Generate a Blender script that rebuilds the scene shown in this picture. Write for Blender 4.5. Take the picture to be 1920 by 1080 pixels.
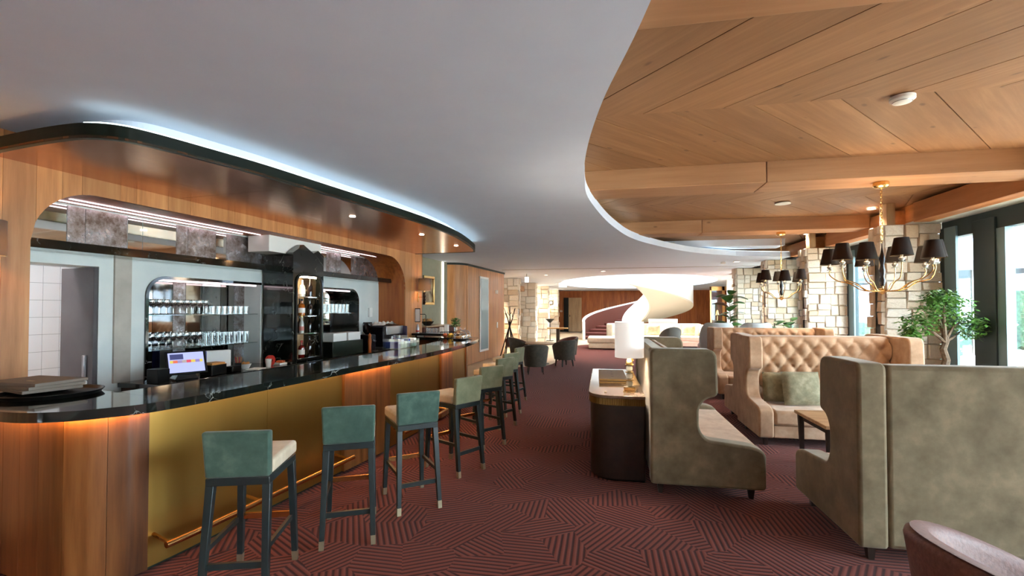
import bpy, bmesh, math, random
from mathutils import Vector, Matrix
random.seed(7)
for o in list(bpy.data.objects): bpy.data.objects.remove(o)
SC = bpy.context.scene; COL = SC.collection
R = math.radians; PI = math.pi; sin = math.sin; cos = math.cos

# ---------------------------------------------------------------- camera
CAM_H = 1.65; F_PX = 880.0; YAW = R(11.0); PITCH = math.atan(17/F_PX)
cd = bpy.data.cameras.new('camera'); cam = bpy.data.objects.new('camera', cd); COL.objects.link(cam)
cd.sensor_width = 36; cd.lens = F_PX/1920*36; cd.shift_y = 23/1920; cd.clip_end = 300; cd.clip_start = .02
cam.location = (0, 0, CAM_H); cam.rotation_euler = (R(90)+PITCH, 0, YAW); SC.camera = cam

# ---------------------------------------------------------------- world, sun, exposure
def lin(c):
    c = c/255.0
    return c/12.92 if c <= .04045 else ((c+.055)/1.055)**2.4
def C3(r, g, b): return (lin(r), lin(g), lin(b), 1)
w = bpy.data.worlds.new('world'); SC.world = w; w.use_nodes = True
bg = w.node_tree.nodes['Background']; bg.inputs[0].default_value = C3(214, 232, 246); bg.inputs[1].default_value = 5.0
sl = bpy.data.lights.new('sun', 'SUN'); so = bpy.data.objects.new('sun', sl); COL.objects.link(so)
sl.energy = 9.0; sl.angle = R(3); sl.color = (1, .95, .86); so.rotation_euler = (R(-20), R(-16), 0); so.location = (-10, -5, 30)
SC.view_settings.view_transform = 'Standard'; SC.view_settings.look = 'None'
SC.view_settings.exposure = 2.3; SC.view_settings.gamma = 1; SC.view_settings.use_curve_mapping = False

# ---------------------------------------------------------------- materials
MATS = {}
class NT:
    def __init__(s, name):
        s.m = bpy.data.materials.new(name); s.m.use_nodes = True; s.t = s.m.node_tree; s.n = s.t.nodes; s.b = s.n['Principled BSDF']
        MATS[name] = s.m
    def new(s, typ, **kw):
        x = s.n.new(typ)
        for k, v in kw.items(): setattr(x, k, v)
        return x
    def link(s, a, b): s.t.links.new(a, b)
    def math(s, op, a, b=None, c=None):
        x = s.new('ShaderNodeMath', operation=op)
        for i, v in enumerate((a, b, c)):
            if v is None: continue
            if hasattr(v, 'links'): s.link(v, x.inputs[i])
            else: x.inputs[i].default_value = v
        return x.outputs[0]
    def mix(s, fac, a, b, blend='MIX'):
        x = s.new('ShaderNodeMix', data_type='RGBA', blend_type=blend)
        for i, v in ((0, fac), (6, a), (7, b)):
            if hasattr(v, 'links'): s.link(v, x.inputs[i])
            else: x.inputs[i].default_value = v
        return x.outputs[2]
    def ramp(s, fac, stops):
        x = s.new('ShaderNodeValToRGB'); s.link(fac, x.inputs[0]); e = x.color_ramp.elements
        while len(e) < len(stops): e.new(.5)
        for i, (p, c) in enumerate(stops): e[i].position = p; e[i].color = c
        return x.outputs[0]
    def noise(s, vec, scale, detail=4, rough=.55):
        x = s.new('ShaderNodeTexNoise'); x.inputs['Scale'].default_value = scale; x.inputs['Detail'].default_value = detail
        x.inputs['Roughness'].default_value = rough
        if vec is not None: s.link(vec, x.inputs['Vector'])
        return x.outputs['Fac']
    def coords(s, scale=(1, 1, 1), rnd=0, kind='Object'):
        tc = s.new('ShaderNodeTexCoord'); mp = s.new('ShaderNodeMapping'); s.link(tc.outputs[kind], mp.inputs[0])
        mp.inputs['Scale'].default_value = scale
        if rnd:
            oi = s.new('ShaderNodeObjectInfo'); mu = s.new('ShaderNodeVectorMath', operation='SCALE')
            mu.inputs[0].default_value = (17, 29, 13); s.link(oi.outputs['Random'], mu.inputs['Scale']); s.link(mu.outputs[0], mp.inputs['Location'])
        return mp.outputs[0]
    def rnd(s): return s.new('ShaderNodeObjectInfo').outputs['Random']
    def set(s, **kw):
        for k, v in kw.items():
            k = {'rough': 'Roughness', 'metal': 'Metallic', 'color': 'Base Color', 'spec': 'Specular IOR Level', 'sheen': 'Sheen Weight', 'coat': 'Coat Weight', 'trans': 'Transmission Weight'}[k]
            if hasattr(v, 'links'): s.link(v, s.b.inputs[k])
            else: s.b.inputs[k].default_value = v
    def bump(s, h, strength=.3, dist=.01):
        x = s.new('ShaderNodeBump'); x.inputs['Strength'].default_value = strength; x.inputs['Distance'].default_value = dist
        s.link(h, x.inputs['Height']); s.link(x.outputs[0], s.b.inputs['Normal'])

def plain(name, c, rough=.5, metal=0, c2=None, scale=6, bump=0, spec=.5, sheen=0, stretch=(1, 1, 1), rnd=0, detail=4):
    n = NT(name); n.set(rough=rough, metal=metal, spec=spec, sheen=sheen)
    if c2 is not None or bump:
        f = n.noise(n.coords(stretch, rnd), scale, detail)
        if c2 is not None: n.set(color=n.ramp(f, [(.3, c), (.7, c2)]))
        else: n.set(color=c)
        if bump: n.bump(f, bump)
    else: n.set(color=c)
    return n.m
def wood(name, ca, cb, cc, grain='z', rough=.45, knots=False, fine=18, tone=.5, coat=0):
    """ca dark grain, cb mid, cc light; grain axis in object space; a random offset and tone for each board"""
    n = NT(name); sc = {'z': (1, 1, .07), 'x': (.07, 1, 1), 'y': (1, .07, 1)}[grain]
    v = n.coords(sc, 1); f = n.noise(v, fine, 6, .6); g = n.noise(v, fine*.28, 3)
    fac = n.math('ADD', n.math('MULTIPLY', f, .55), n.math('MULTIPLY', g, .45))
    col = n.ramp(fac, [(.34, ca), (.5, cb), (.66, cc)])
    t = n.math('ADD', n.math('MULTIPLY', n.rnd(), tone), 1-tone/2)
    x = n.new('ShaderNodeVectorMath', operation='SCALE'); n.link(col, x.inputs[0]); n.link(t, x.inputs['Scale'])
    col = x.outputs[0]
    if knots:
        vo = n.new('ShaderNodeTexVoronoi'); vo.inputs['Scale'].default_value = 5.2
        n.link(n.coords((.45, 1, 1), 1), vo.inputs['Vector'])
        k = n.ramp(vo.outputs['Distance'], [(.05, (1, 1, 1, 1)), (.12, (0, 0, 0, 1))])
        col = n.mix(n.math('MULTIPLY', k, .6), col, (ca[0]*.35, ca[1]*.3, ca[2]*.3, 1))
    n.set(color=col, rough=rough, coat=coat); n.bump(f, .12, .004)
    return n.m
wood('oak_veneer', C3(160, 102, 56), C3(192, 130, 78), C3(210, 152, 98), tone=.35, rough=.38)
wood('oak_deep', C3(140, 72, 26), C3(182, 100, 44), C3(200, 122, 60), tone=.2, rough=.42)
wood('walnut', C3(70, 38, 17), C3(116, 70, 34), C3(146, 96, 52), tone=.35, rough=.34, fine=14)
wood('spruce', C3(138, 97, 62), C3(150, 107, 70), C3(164, 120, 81), 'x', tone=.2, rough=.6, knots=True, fine=22)
wood('spruce_beam', C3(154, 108, 70), C3(170, 122, 82), C3(184, 138, 98), 'x', tone=.1, rough=.6, knots=True, fine=10)
wood('spruce_long', C3(150, 94, 50), C3(172, 112, 64), C3(190, 132, 84), 'y', tone=.1, rough=.6, fine=10)
wood('pale_oak', C3(150, 120, 88), C3(178, 146, 110), C3(196, 166, 130), 'z', tone=.2)
wood('table_wood', C3(150, 110, 74), C3(184, 146, 106), C3(204, 170, 130), 'x', tone=.1)
plain('dark_wood', C3(34, 24, 20), .4, c2=C3(52, 36, 28), scale=12)
plain('stool_leg', C3(26, 36, 38), .38, c2=C3(36, 48, 48), scale=10)
plain('green_black', C3(30, 42, 34), .34)
plain('black_metal', C3(18, 20, 20), .35, .4)
plain('dark_frame', C3(44, 62, 68), .45, .2)
plain('grey_frame', C3(116, 144, 154), .45, .2)
plain('white_ceiling', C3(212, 222, 240), .75, c2=C3(216, 226, 243), scale=3)
plain('white_paint', C3(236, 234, 228), .6)
plain('wall_cool', C3(206, 214, 212), .5, c2=C3(222, 226, 222), scale=2.5)
plain('band_grey', C3(168, 160, 148), .45, c2=C3(192, 184, 172), scale=4)
plain('wall_sage', C3(150, 148, 124), .7, c2=C3(160, 156, 132), scale=8)
plain('grey_door', C3(66, 60, 62), .5, c2=C3(78, 72, 72), scale=4)
plain('tile_white', C3(232, 236, 242), .22)
plain('grout', C3(150, 158, 168), .8)
plain('stone_floor', C3(196, 172, 140), .45, c2=C3(214, 190, 158), scale=1.3)
plain('gold', C3(222, 188, 126), .24, 1)
plain('rail_brass', C3(208, 156, 98), .25, 1)
plain('foot_cap', C3(178, 168, 140), .35, .8)
plain('white_fabric', C3(244, 240, 232), .8)
plain('cream_fabric', C3(222, 204, 178), .85, c2=C3(232, 216, 192), scale=12, sheen=.3)
plain('pale_blue_fabric', C3(186, 198, 204), .85, c2=C3(196, 206, 210), scale=12, sheen=.3)
plain('grey_fabric', C3(110, 112, 106), .85, sheen=.3)
plain('paper_white', C3(236, 236, 232), .7)
plain('red_plastic', C3(180, 44, 30), .4)
plain('orange_box', C3(222, 108, 58), .5)
plain('blue_ink', C3(70, 86, 170), .5)
plain('pinkish_card', C3(200, 130, 118), .7)
plain('terracotta', C3(96, 74, 62), .7, c2=C3(112, 88, 74), scale=8)
plain('bark', C3(84, 66, 50), .85, c2=C3(120, 100, 80), scale=30, bump=.5)
plain('leaf', C3(58, 112, 44), .45, c2=C3(122, 168, 78), scale=9, rnd=1)
plain('leaf_dark', C3(34, 74, 34), .4, c2=C3(78, 112, 50), scale=9, rnd=1)
plain('hedge', C3(18, 44, 32), .7, c2=C3(66, 104, 84), scale=14, detail=6)
plain('terrace', C3(186, 190, 190), .7, c2=C3(200, 204, 204), scale=1)
plain('awning', C3(226, 226, 228), .8)
plain('parasol_cloth', C3(120, 132, 150), .8)
plain('facade', C3(96, 104, 120), .8, c2=C3(120, 124, 136), scale=.6)
plain('tub_dark', C3(58, 54, 44), .7, c2=C3(78, 72, 58), scale=14, sheen=.2)
plain('tub_inner', C3(98, 54, 44), .6, c2=C3(120, 70, 58), scale=14, sheen=.2)
plain('tub_mauve', C3(94, 54, 46), .55, c2=C3(120, 78, 68), scale=60, bump=.25, sheen=.08, detail=6)
plain('stair_brown', C3(86, 40, 26), .7)
plain('stair_carpet', C3(128, 72, 64), .85)
plain('fruit_yellow', C3(216, 172, 60), .5)
plain('fruit_red', C3(196, 96, 52), .45)
plain('bread', C3(196, 140, 76), .7)
plain('shade_black', C3(40, 36, 32), .75)
plain('shade_grey', C3(120, 112, 104), .8)
plain('steel', C3(176, 176, 178), .3, .9)
plain('machine_dark', C3(30, 26, 34), .3, .3)
plain('tower_purple', C3(64, 52, 78), .35, .3)
plain('gold_box', C3(166, 136, 90), .45, .25)
plain('felt_brown', C3(120, 108, 96), .7)
plain('print_brown', C3(116, 86, 60), .6, c2=C3(206, 188, 150), scale=5)
plain('pane_blue', C3(150, 172, 176), .2)

def velvet(name, a, b, c, sc=5):
    n = NT(name); v = n.coords((1, 1, 1), 1); f = n.noise(v, sc, 5, .62); g = n.noise(v, sc*9, 3)
    n.set(color=n.ramp(f, [(.3, a), (.52, b), (.72, c)]), rough=.8, sheen=.4, spec=.25); n.b.inputs['Sheen Roughness'].default_value = .4
    n.b.inputs['Sheen Tint'].default_value = (1, .9, .8, 1); n.bump(g, .1, .003)
velvet('velvet_taupe_shaded', C3(102, 90, 68), C3(122, 109, 85), C3(144, 128, 102))  # booth velvet with shade put into its colour
velvet('velvet_tan_lit', C3(164, 130, 100), C3(188, 154, 124), C3(206, 174, 146))  # same booth velvet with light put into its colour
velvet('stool_teal', C3(56, 80, 71), C3(70, 94, 83), C3(92, 114, 101), 7)
velvet('stool_sage', C3(112, 116, 88), C3(128, 130, 102), C3(144, 146, 118), 7)
velvet('stool_cream', C3(196, 178, 150), C3(210, 194, 168), C3(222, 208, 184), 7)
velvet('pillow_olive', C3(110, 104, 80), C3(136, 130, 104), C3(168, 160, 134), 9)

def brushed(name, a, b, rough, axis):
    n = NT(name); v = n.coords(axis, 1); f = n.noise(v, 30, 4)
    g = n.noise(n.coords((1, 1, .3), 1), 1.6, 3)
    n.set(color=n.mix(g, a, b), metal=1, rough=n.math('ADD', n.math('MULTIPLY', f, .14), rough-.07)); n.bump(f, .05, .002)
brushed('brass_panel', C3(184, 148, 80), C3(160, 126, 60), .4, (1, 1, .03))
brushed('bronze_soffit', C3(206, 152, 112), C3(190, 132, 92), .22, (1, .05, 1))
brushed('brass_flute', C3(150, 118, 66), C3(120, 92, 50), .34, (1, 1, .05))

n = NT('black_marble'); v = n.coords((1, 1, 1)); a = n.noise(v, 3.2, 6, .6)
mp = n.new('ShaderNodeVectorMath', operation='ADD'); n.link(v, mp.inputs[0]); xx = n.new('ShaderNodeCombineXYZ'); n.link(a, xx.inputs[0]); n.link(a, xx.inputs[1]); n.link(xx.outputs[0], mp.inputs[1])
vo = n.new('ShaderNodeTexVoronoi', feature='DISTANCE_TO_EDGE'); vo.inputs['Scale'].default_value = 2.9; n.link(mp.outputs[0], vo.inputs['Vector'])
ve = n.ramp(vo.outputs['Distance'], [(0, (1, 1, 1, 1)), (.012, (0, 0, 0, 1))]); th = n.ramp(n.noise(v, 5), [(.5, (0, 0, 0, 1)), (.66, (1, 1, 1, 1))])
n.set(color=n.mix(n.math('MULTIPLY', ve, th), C3(22, 26, 23), C3(176, 178, 170)), rough=.08, coat=.4)
n = NT('brown_marble'); v = n.coords((1, 1, 1)); n.set(color=n.ramp(n.noise(v, 4, 8, .7), [(.35, C3(88, 70, 58)), (.55, C3(128, 106, 90)), (.72, C3(176, 156, 138))]), rough=.1)

n = NT('antique_mirror'); v = n.coords((1, 1, 1), 1); f = n.noise(v, 7, 8, .72)
n.set(color=n.ramp(f, [(.36, C3(104, 88, 78)), (.5, C3(152, 144, 142)), (.66, C3(204, 204, 212))]), metal=.85, rough=n.ramp(f, [(.3, (.4, .4, .4, 1)), (.7, (.2, .2, .2, 1))]))
n = NT('clear_mirror'); n.set(color=C3(214, 220, 220), metal=1, rough=.03)
n = NT('smoked_mirror'); n.set(color=C3(150, 150, 146), metal=1, rough=.04)

def glassy(name, tint, refl, rough=.02, base=.06):
    n = NT(name); n.n.remove(n.b); out = n.n['Material Output']
    tr = n.new('ShaderNodeBsdfTransparent'); tr.inputs[0].default_value = tint
    gl = n.new('ShaderNodeBsdfGlossy'); gl.inputs[0].default_value = (1, 1, 1, 1); gl.inputs['Roughness'].default_value = rough
    lw = n.new('ShaderNodeLayerWeight'); lw.inputs[0].default_value = refl
    f = n.math('ADD', n.math('MULTIPLY', lw.outputs['Facing'], .55), base)
    mx = n.new('ShaderNodeMixShader'); n.link(f, mx.inputs[0]); n.link(tr.outputs[0], mx.inputs[1]); n.link(gl.outputs[0], mx.inputs[2]); n.link(mx.outputs[0], out.inputs[0])
glassy('window_glass', (.95, .98, .98, 1), .15, .01, .03)
glassy('clear_glass', (.93, .95, .95, 1), .5, .04, .1)
glassy('shelf_glass', (.84, .92, .9, 1), .4, .03, .12)
def bottle_glass(name, c):
    n = NT(name); n.set(color=c, rough=.06, coat=.5); n.b.inputs['Transmission Weight'].default_value = .12
bottle_glass('glass_green', C3(44, 96, 34)); bottle_glass('glass_amber', C3(176, 92, 26)); bottle_glass('glass_dark', C3(30, 20, 16))
bottle_glass('glass_pale', C3(206, 208, 200)); bottle_glass('glass_red', C3(120, 26, 20))
def emit(name, c, s):
    n = NT(name); n.set(color=c, rough=.6); n.b.inputs['Emission Color'].default_value = c; n.b.inputs['Emission Strength'].default_value = s
emit('led_white', C3(226, 250, 252), .9); emit('led_pink', C3(255, 226, 232), .7); emit('led_warm', C3(255, 190, 118), 14)
emit('led_dim', C3(255, 190, 118), 4); emit('led_niche', C3(255, 226, 190), 22); emit('bulb_warm', C3(255, 196, 130), 30); emit('downlight', C3(255, 236, 214), 5); emit('sign_white', C3(240, 250, 246), .8)
emit('lamp_cloth', C3(255, 250, 242), .1); emit('led_wall', C3(255, 246, 226), .9)
def shade_cloth(name, c, tr, k=.35):
    n = NT(name); out = n.n['Material Output']; n.set(color=c, rough=.85)
    t = n.new('ShaderNodeBsdfTranslucent'); t.inputs[0].default_value = tr
    mx = n.new('ShaderNodeMixShader'); mx.inputs[0].default_value = k; n.link(n.b.outputs[0], mx.inputs[1]); n.link(t.outputs[0], mx.inputs[2]); n.link(mx.outputs[0], out.inputs[0])
shade_cloth('shade_dark', C3(26, 24, 21), C3(130, 92, 60), .14); shade_cloth('shade_taupe', C3(96, 92, 88), C3(180, 165, 150))

n = NT('screen'); tc = n.coords((1, 1, 1), 0, 'Generated'); s = n.new('ShaderNodeSeparateXYZ'); n.link(tc, s.inputs[0])
X, Z = s.outputs[1], s.outputs[2]
def band(v, a, b): return n.math('MULTIPLY', n.math('GREATER_THAN', v, a), n.math('LESS_THAN', v, b))
col = n.mix(n.math('MULTIPLY', band(X, .05, .42), band(Z, .66, .93)), C3(168, 176, 226), C3(64, 68, 110))
ch = n.new('ShaderNodeTexWhiteNoise', noise_dimensions='1D'); n.link(n.math('FLOOR', n.math('MULTIPLY', X, 8)), ch.inputs['W'])
hue = n.ramp(ch.outputs['Value'], [(0, C3(198, 70, 90)), (.35, C3(210, 140, 70)), (.6, C3(200, 190, 90)), (1, C3(110, 90, 190))])
col = n.mix(n.math('MULTIPLY', band(Z, .48, .62), band(X, .04, .96)), col, hue)
n.set(color=(0, 0, 0, 1), rough=.2); n.link(col, n.b.inputs['Emission Color']); n.b.inputs['Emission Strength'].default_value = .3

# carpet: irregular cells, each hatched in its own direction
n = NT('carpet_hatch'); v = n.coords((1, 1, 1))
vo = n.new('ShaderNodeTexVoronoi', voronoi_dimensions='2D', distance='EUCLIDEAN'); vo.inputs['Scale'].default_value = 2.9; vo.inputs['Randomness'].default_value = 1; n.link(v, vo.inputs['Vector'])
s = n.new('ShaderNodeSeparateXYZ'); n.link(v, s.inputs[0]); sc = n.new('ShaderNodeSeparateColor'); n.link(vo.outputs['Color'], sc.inputs[0])
an = n.math('MULTIPLY', n.math('FLOOR', n.math('MULTIPLY', sc.outputs[0], 6)), PI/6)
pr = n.math('ADD', n.math('MULTIPLY', s.outputs[0], n.math('COSINE', an)), n.math('MULTIPLY', s.outputs[1], n.math('SINE', an)))
st = n.math('SINE', n.math('MULTIPLY', pr, 2*PI/.041))
fz = n.noise(v, 260, 2); stn = n.math('ADD', st, n.math('MULTIPLY', fz, .9))
col = n.ramp(n.math('MULTIPLY_ADD', stn, .3, .4), [(.3, C3(54, 21, 19)), (.6, C3(130, 66, 55))])
big = n.noise(v, .8, 2); col = n.mix(n.math('MULTIPLY', big, .3), col, C3(104, 52, 45))
n.set(color=col, rough=.95, spec=.08, sheen=.08); n.bump(stn, .25, .006)

# stone: a tone for each block
n = NT('cut_stone'); v = n.coords((1, 1, 1), 1); f = n.noise(v, 9, 6, .65)
base = n.ramp(n.rnd(), [(0, C3(214, 190, 160)), (.35, C3(236, 224, 206)), (.75, C3(242, 236, 224)), (1, C3(222, 198, 166))])
n.set(color=n.mix(n.math('MULTIPLY', n.ramp(f, [(.42, (0, 0, 0, 1)), (.7, (1, 1, 1, 1))]), .3), base, C3(186, 150, 116)), rough=.85); n.bump(f, .6, .02)
plain('stone_joint', C3(206, 190, 168), .9)

# ---------------------------------------------------------------- mesh helpers
class MB:
    def __init__(s): s.v = []; s.f = []
    def add(s, vs, fs):
        o = len(s.v); s.v += [tuple(p) for p in vs]; s.f += [tuple(i+o for i in f) for f in fs]; return s
    def box(s, a, b):
        (x0, y0, z0), (x1, y1, z1) = a, b
        return s.add([(x0, y0, z0), (x1, y0, z0), (x1, y1, z0), (x0, y1, z0), (x0, y0, z1), (x1, y0, z1), (x1, y1, z1), (x0, y1, z1)],
                     [(3, 2, 1, 0), (4, 5, 6, 7), (0, 1, 5, 4), (1, 2, 6, 5), (2, 3, 7, 6), (3, 0, 4, 7)])
    def frustum(s, c0, s0, c1, s1):
        a = [(c0[0]+i*s0[0]/2, c0[1]+j*s0[1]/2, c0[2]) for i, j in ((-1, -1), (1, -1), (1, 1), (-1, 1))]
        b = [(c1[0]+i*s1[0]/2, c1[1]+j*s1[1]/2, c1[2]) for i, j in ((-1, -1), (1, -1), (1, 1), (-1, 1))]
        return s.add(a+b, [(3, 2, 1, 0), (4, 5, 6, 7), (0, 1, 5, 4), (1, 2, 6, 5), (2, 3, 7, 6), (3, 0, 4, 7)])
    def prism(s, pts, lo, hi, axis='z'):
        n = len(pts)
        def P(p, h): return {'z': (p[0], p[1], h), 'x': (h, p[0], p[1]), 'y': (p[0], h, p[1])}[axis]
        vs = [P(p, lo) for p in pts]+[P(p, hi) for p in pts]
        fs = [tuple(range(n-1, -1, -1)), tuple(range(n, 2*n))]+[(i, (i+1) % n, n+(i+1) % n, n+i) for i in range(n)]
        return s.add(vs, fs)
    def lathe(s, prof, seg=20, c=(0, 0, 0), cap=True):
        vs = []; m = len(prof)
        for r, z in prof:
            for k in range(seg):
                a = 2*PI*k/seg; vs.append((c[0]+r*cos(a), c[1]+r*sin(a), c[2]+z))
        fs = [(i*seg+k, i*seg+(k+1) % seg, (i+1)*seg+(k+1) % seg, (i+1)*seg+k) for i in range(m-1) for k in range(seg)]
        if cap:
            if prof[0][0] > 1e-5: fs.append(tuple(range(seg-1, -1, -1)))
            if prof[-1][0] > 1e-5: fs.append(tuple((m-1)*seg+k for k in range(seg)))
        return s.add(vs, fs)
    def tube(s, path, r, seg=8):
        P = [Vector(p) for p in path]; vs = []; n = len(P); rs = r if isinstance(r, (list, tuple)) else [r]*n
        up = Vector((0, 0, 1)); prev = None
        for i, p in enumerate(P):
            t = (P[min(i+1, n-1)]-P[max(i-1, 0)]).normalized()
            if prev is None: a = t.cross(up if abs(t.z) < .95 else Vector((1, 0, 0))).normalized()
            else: a = (prev-t*prev.dot(t)).normalized()
            prev = a; b = t.cross(a)
            for k in range(seg):
                q = 2*PI*k/seg; vs.append(p+(a*cos(q)+b*sin(q))*rs[i])
        fs = [(i*seg+k, i*seg+(k+1) % seg, (i+1)*seg+(k+1) % seg, (i+1)*seg+k) for i in range(n-1) for k in range(seg)]
        fs += [tuple(range(seg-1, -1, -1)), tuple((n-1)*seg+k for k in range(seg))]
        return s.add(vs, fs)
    def sweep(s, path, sec, closed=False):
        """path: list of (x,y); sec: closed list of (offset to the right, z)"""
        n = len(path); m = len(sec); vs = []
        for i in range(n):
            a = path[(i-1) % n] if closed or i > 0 else path[i]; b = path[(i+1) % n] if closed or i < n-1 else path[i]
            dx, dy = b[0]-a[0], b[1]-a[1]; L = math.hypot(dx, dy) or 1; nx, ny = dy/L, -dx/L
            for o, z in sec: vs.append((path[i][0]+nx*o, path[i][1]+ny*o, z))
        fs = []
        for i in range(n if closed else n-1):
            j = (i+1) % n
            for k in range(m): fs.append((i*m+k, j*m+k, j*m+(k+1) % m, i*m+(k+1) % m))
        if not closed: fs += [tuple(range(m)), tuple((n-1)*m+k for k in range(m-1, -1, -1))]
        return s.add(vs, fs)
    def grid(s, fn, nu, nv):
        o = [fn(i/nu, j/nv) for j in range(nv+1) for i in range(nu+1)]
        return s.add(o, [(j*(nu+1)+i, j*(nu+1)+i+1, (j+1)*(nu+1)+i+1, (j+1)*(nu+1)+i) for j in range(nv) for i in range(nu)])
    def mesh(s, name, mat, ang=38):
        me = bpy.data.meshes.new(name); me.from_pydata(s.v, [], s.f)
        bm = bmesh.new(); bm.from_mesh(me); bmesh.ops.recalc_face_normals(bm, faces=bm.faces); bm.to_mesh(me); bm.free()
        me.materials.append(MATS[mat])
        if ang: me.shade_smooth(); me.set_sharp_from_angle(angle=R(ang))
        return me
    def build(s, name, mat, parent=None, loc=(0, 0, 0), rz=0, bev=0, ang=38, seg=2, sub=0):
        return link(name, s.mesh(name, mat, ang), parent, loc, rz, bev, seg, sub)
def link(name, me, parent=None, loc=(0, 0, 0), rz=0, bev=0, seg=2, sub=0):
    o = bpy.data.objects.new(name, me); COL.objects.link(o); o.parent = parent; o.location = loc; o.rotation_euler = (0, 0, rz)
    if bev:
        m = o.modifiers.new('bevel', 'BEVEL'); m.width = bev; m.segments = seg; m.limit_method = 'ANGLE'; m.angle_limit = R(40)
    if sub:
        m = o.modifiers.new('sub', 'SUBSURF'); m.levels = sub; m.render_levels = sub
    return o
def tag(o, label, cat=None, group=None, kind=None):
    o['label'] = label
    if cat: o['category'] = cat
    if group: o['group'] = group
    if kind: o['kind'] = kind
    return o
def thing(name, label, cat, loc=(0, 0, 0), rz=0, group=None):
    o = bpy.data.objects.new(name, None); COL.objects.link(o); o.location = loc; o.rotation_euler = (0, 0, rz); o.empty_display_size = .1
    return tag(o, label, cat, group)
def struct(o, label=None):
    o['kind'] = 'structure'
    if label: o['label'] = label
    return o
def dup(o, loc=None, rz=None, label=None, group=None, parent=None):
    c = o.copy(); COL.objects.link(c); c.parent = parent
    if loc is not None: c.location = loc
    if rz is not None: c.rotation_euler = (0, 0, rz)
    if label: c['label'] = label
    if group: c['group'] = group
    for ch in list(o.children): dup(ch, parent=c)
    return c
def smooth(pts, n=8, closed=False):
    out = []; m = len(pts)
    for i in range(m if closed else m-1):
        g = (lambda k: pts[k % m]) if closed else (lambda k: pts[max(0, min(m-1, k))])
        p0, p1, p2, p3 = g(i-1), g(i), g(i+1), g(i+2)
        for k in range(n):
            t = k/n
            out.append(tuple(.5*((2*b)+(c-a)*t+(2*a-5*b+4*c-d)*t*t+(3*b-a-3*c+d)*t**3) for a, b, c, d in zip(p0, p1, p2, p3)))
    if not closed: out.append(tuple(pts[-1]))
    return out
def roundpoly(pts, rad, n=5):
    """pts: (x, y) or (x, y, r); fillet every corner"""
    out = []; m = len(pts)
    for i in range(m):
        p = Vector(pts[i][:2]); a = Vector(pts[i-1][:2]); b = Vector(pts[(i+1) % m][:2]); r = pts[i][2] if len(pts[i]) > 2 else rad
        da = (a-p); db = (b-p); ra = min(r, da.length*.49, db.length*.49)
        if ra < 1e-4: out.append(tuple(p)); continue
        s = p+da.normalized()*ra; e = p+db.normalized()*ra
        for k in range(n+1):
            t = k/n; q = s*(1-t)**2+p*2*t*(1-t)+e*t*t; out.append((q.x, q.y))
    return out
def fillmesh(name, outer, holes, z0, z1, mat):
    bm = bmesh.new(); loops = []
    for lp in [outer]+holes:
        vs = [bm.verts.new((p[0], p[1], z0)) for p in lp]; loops.append(vs)
        for i in range(len(vs)): bm.edges.new((vs[i], vs[(i+1) % len(vs)]))
    bmesh.ops.triangle_fill(bm, edges=bm.edges[:], use_beauty=True)
    low = bm.faces[:]
    r = bmesh.ops.extrude_face_region(bm, geom=low)
    bmesh.ops.translate(bm, vec=(0, 0, z1-z0), verts=[g for g in r['geom'] if isinstance(g, bmesh.types.BMVert)])
    bmesh.ops.recalc_face_normals(bm, faces=bm.faces)
    me = bpy.data.meshes.new(name); bm.to_mesh(me); bm.free(); me.materials.append(MATS[mat]); return me
def lamp(name, kind, loc, energy, color=(1, .86, .7), size=.05, rot=None, spot=None, blend=.6, parent=None):
    l = bpy.data.lights.new(name, kind); o = bpy.data.objects.new(name, l); COL.objects.link(o); o.location = loc; l.energy = energy; l.color = color
    if kind == 'AREA': l.size = size
    else: l.shadow_soft_size = size
    if spot: l.spot_size = R(spot); l.spot_blend = blend
    if rot: o.rotation_euler = rot
    if parent: o.parent = parent
    return o

# bar frame: u to the right (towards the room), v along the wall
BA = R(5.7)
def W(u, v, z=0): return (u*cos(BA)+v*sin(BA), -u*sin(BA)+v*cos(BA), z)
U_F, U_B = -4.65, -5.25


# ================================================================ STRUCTURE
Z_C = 3.0
fl = struct(MB().box((-9, -4, -.12), (9.5, 40, -.012)).build('floor', 'stone_floor', ang=0), 'polished beige stone floor')
cp = [(-4.6, -4), (-4.6, 8.5), (-3.3, 9.6), (-3.02, 11.2), (-3.0, 12.6), (-2.3, 13.3), (-1.6, 13.9), (-1.45, 15.5), (-1.5, 18.5), (-1.3, 21.2), (-.65, 22.3), (.6, 22.6), (5.2, 22.6), (5.2, -4)]
struct(link('carpet', fillmesh('carpet', cp[:3]+smooth(cp[2:13], 5)[1:]+[cp[13]], [], -.012, 0, 'carpet_hatch')), 'maroon carpet with hatched geometric cells')
# white ceiling with the curved edge
edge = [(.9, -4), (.62, -1), (.42, .7), (.21, 2.1), (0, 3.08), (-.13, 3.98), (-.18, 4.78), (-.16, 5.85), (.17, 7.82), (.72, 9.57), (1.96, 11.56), (3.3, 12.7), (5.05, 13.28)]
HC = (1.6, 24.85); HR = (3.75, 6.25)
hole = [(HC[0]+HR[0]*cos(2*PI*k/72), HC[1]+HR[1]*sin(2*PI*k/72)) for k in range(72)]
outer = [(-8.5, -4)]+smooth(edge[:-1], 8)+[edge[-1], (4.93, 17), (4.9, 19.5), (9.2, 19.5), (9.2, 40), (-8.5, 40)]
ceil = struct(link('ceiling', fillmesh('ceiling', outer, [hole], Z_C, Z_C+.13, 'white_ceiling')), 'smooth white suspended ceiling with a wavy edge')
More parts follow.
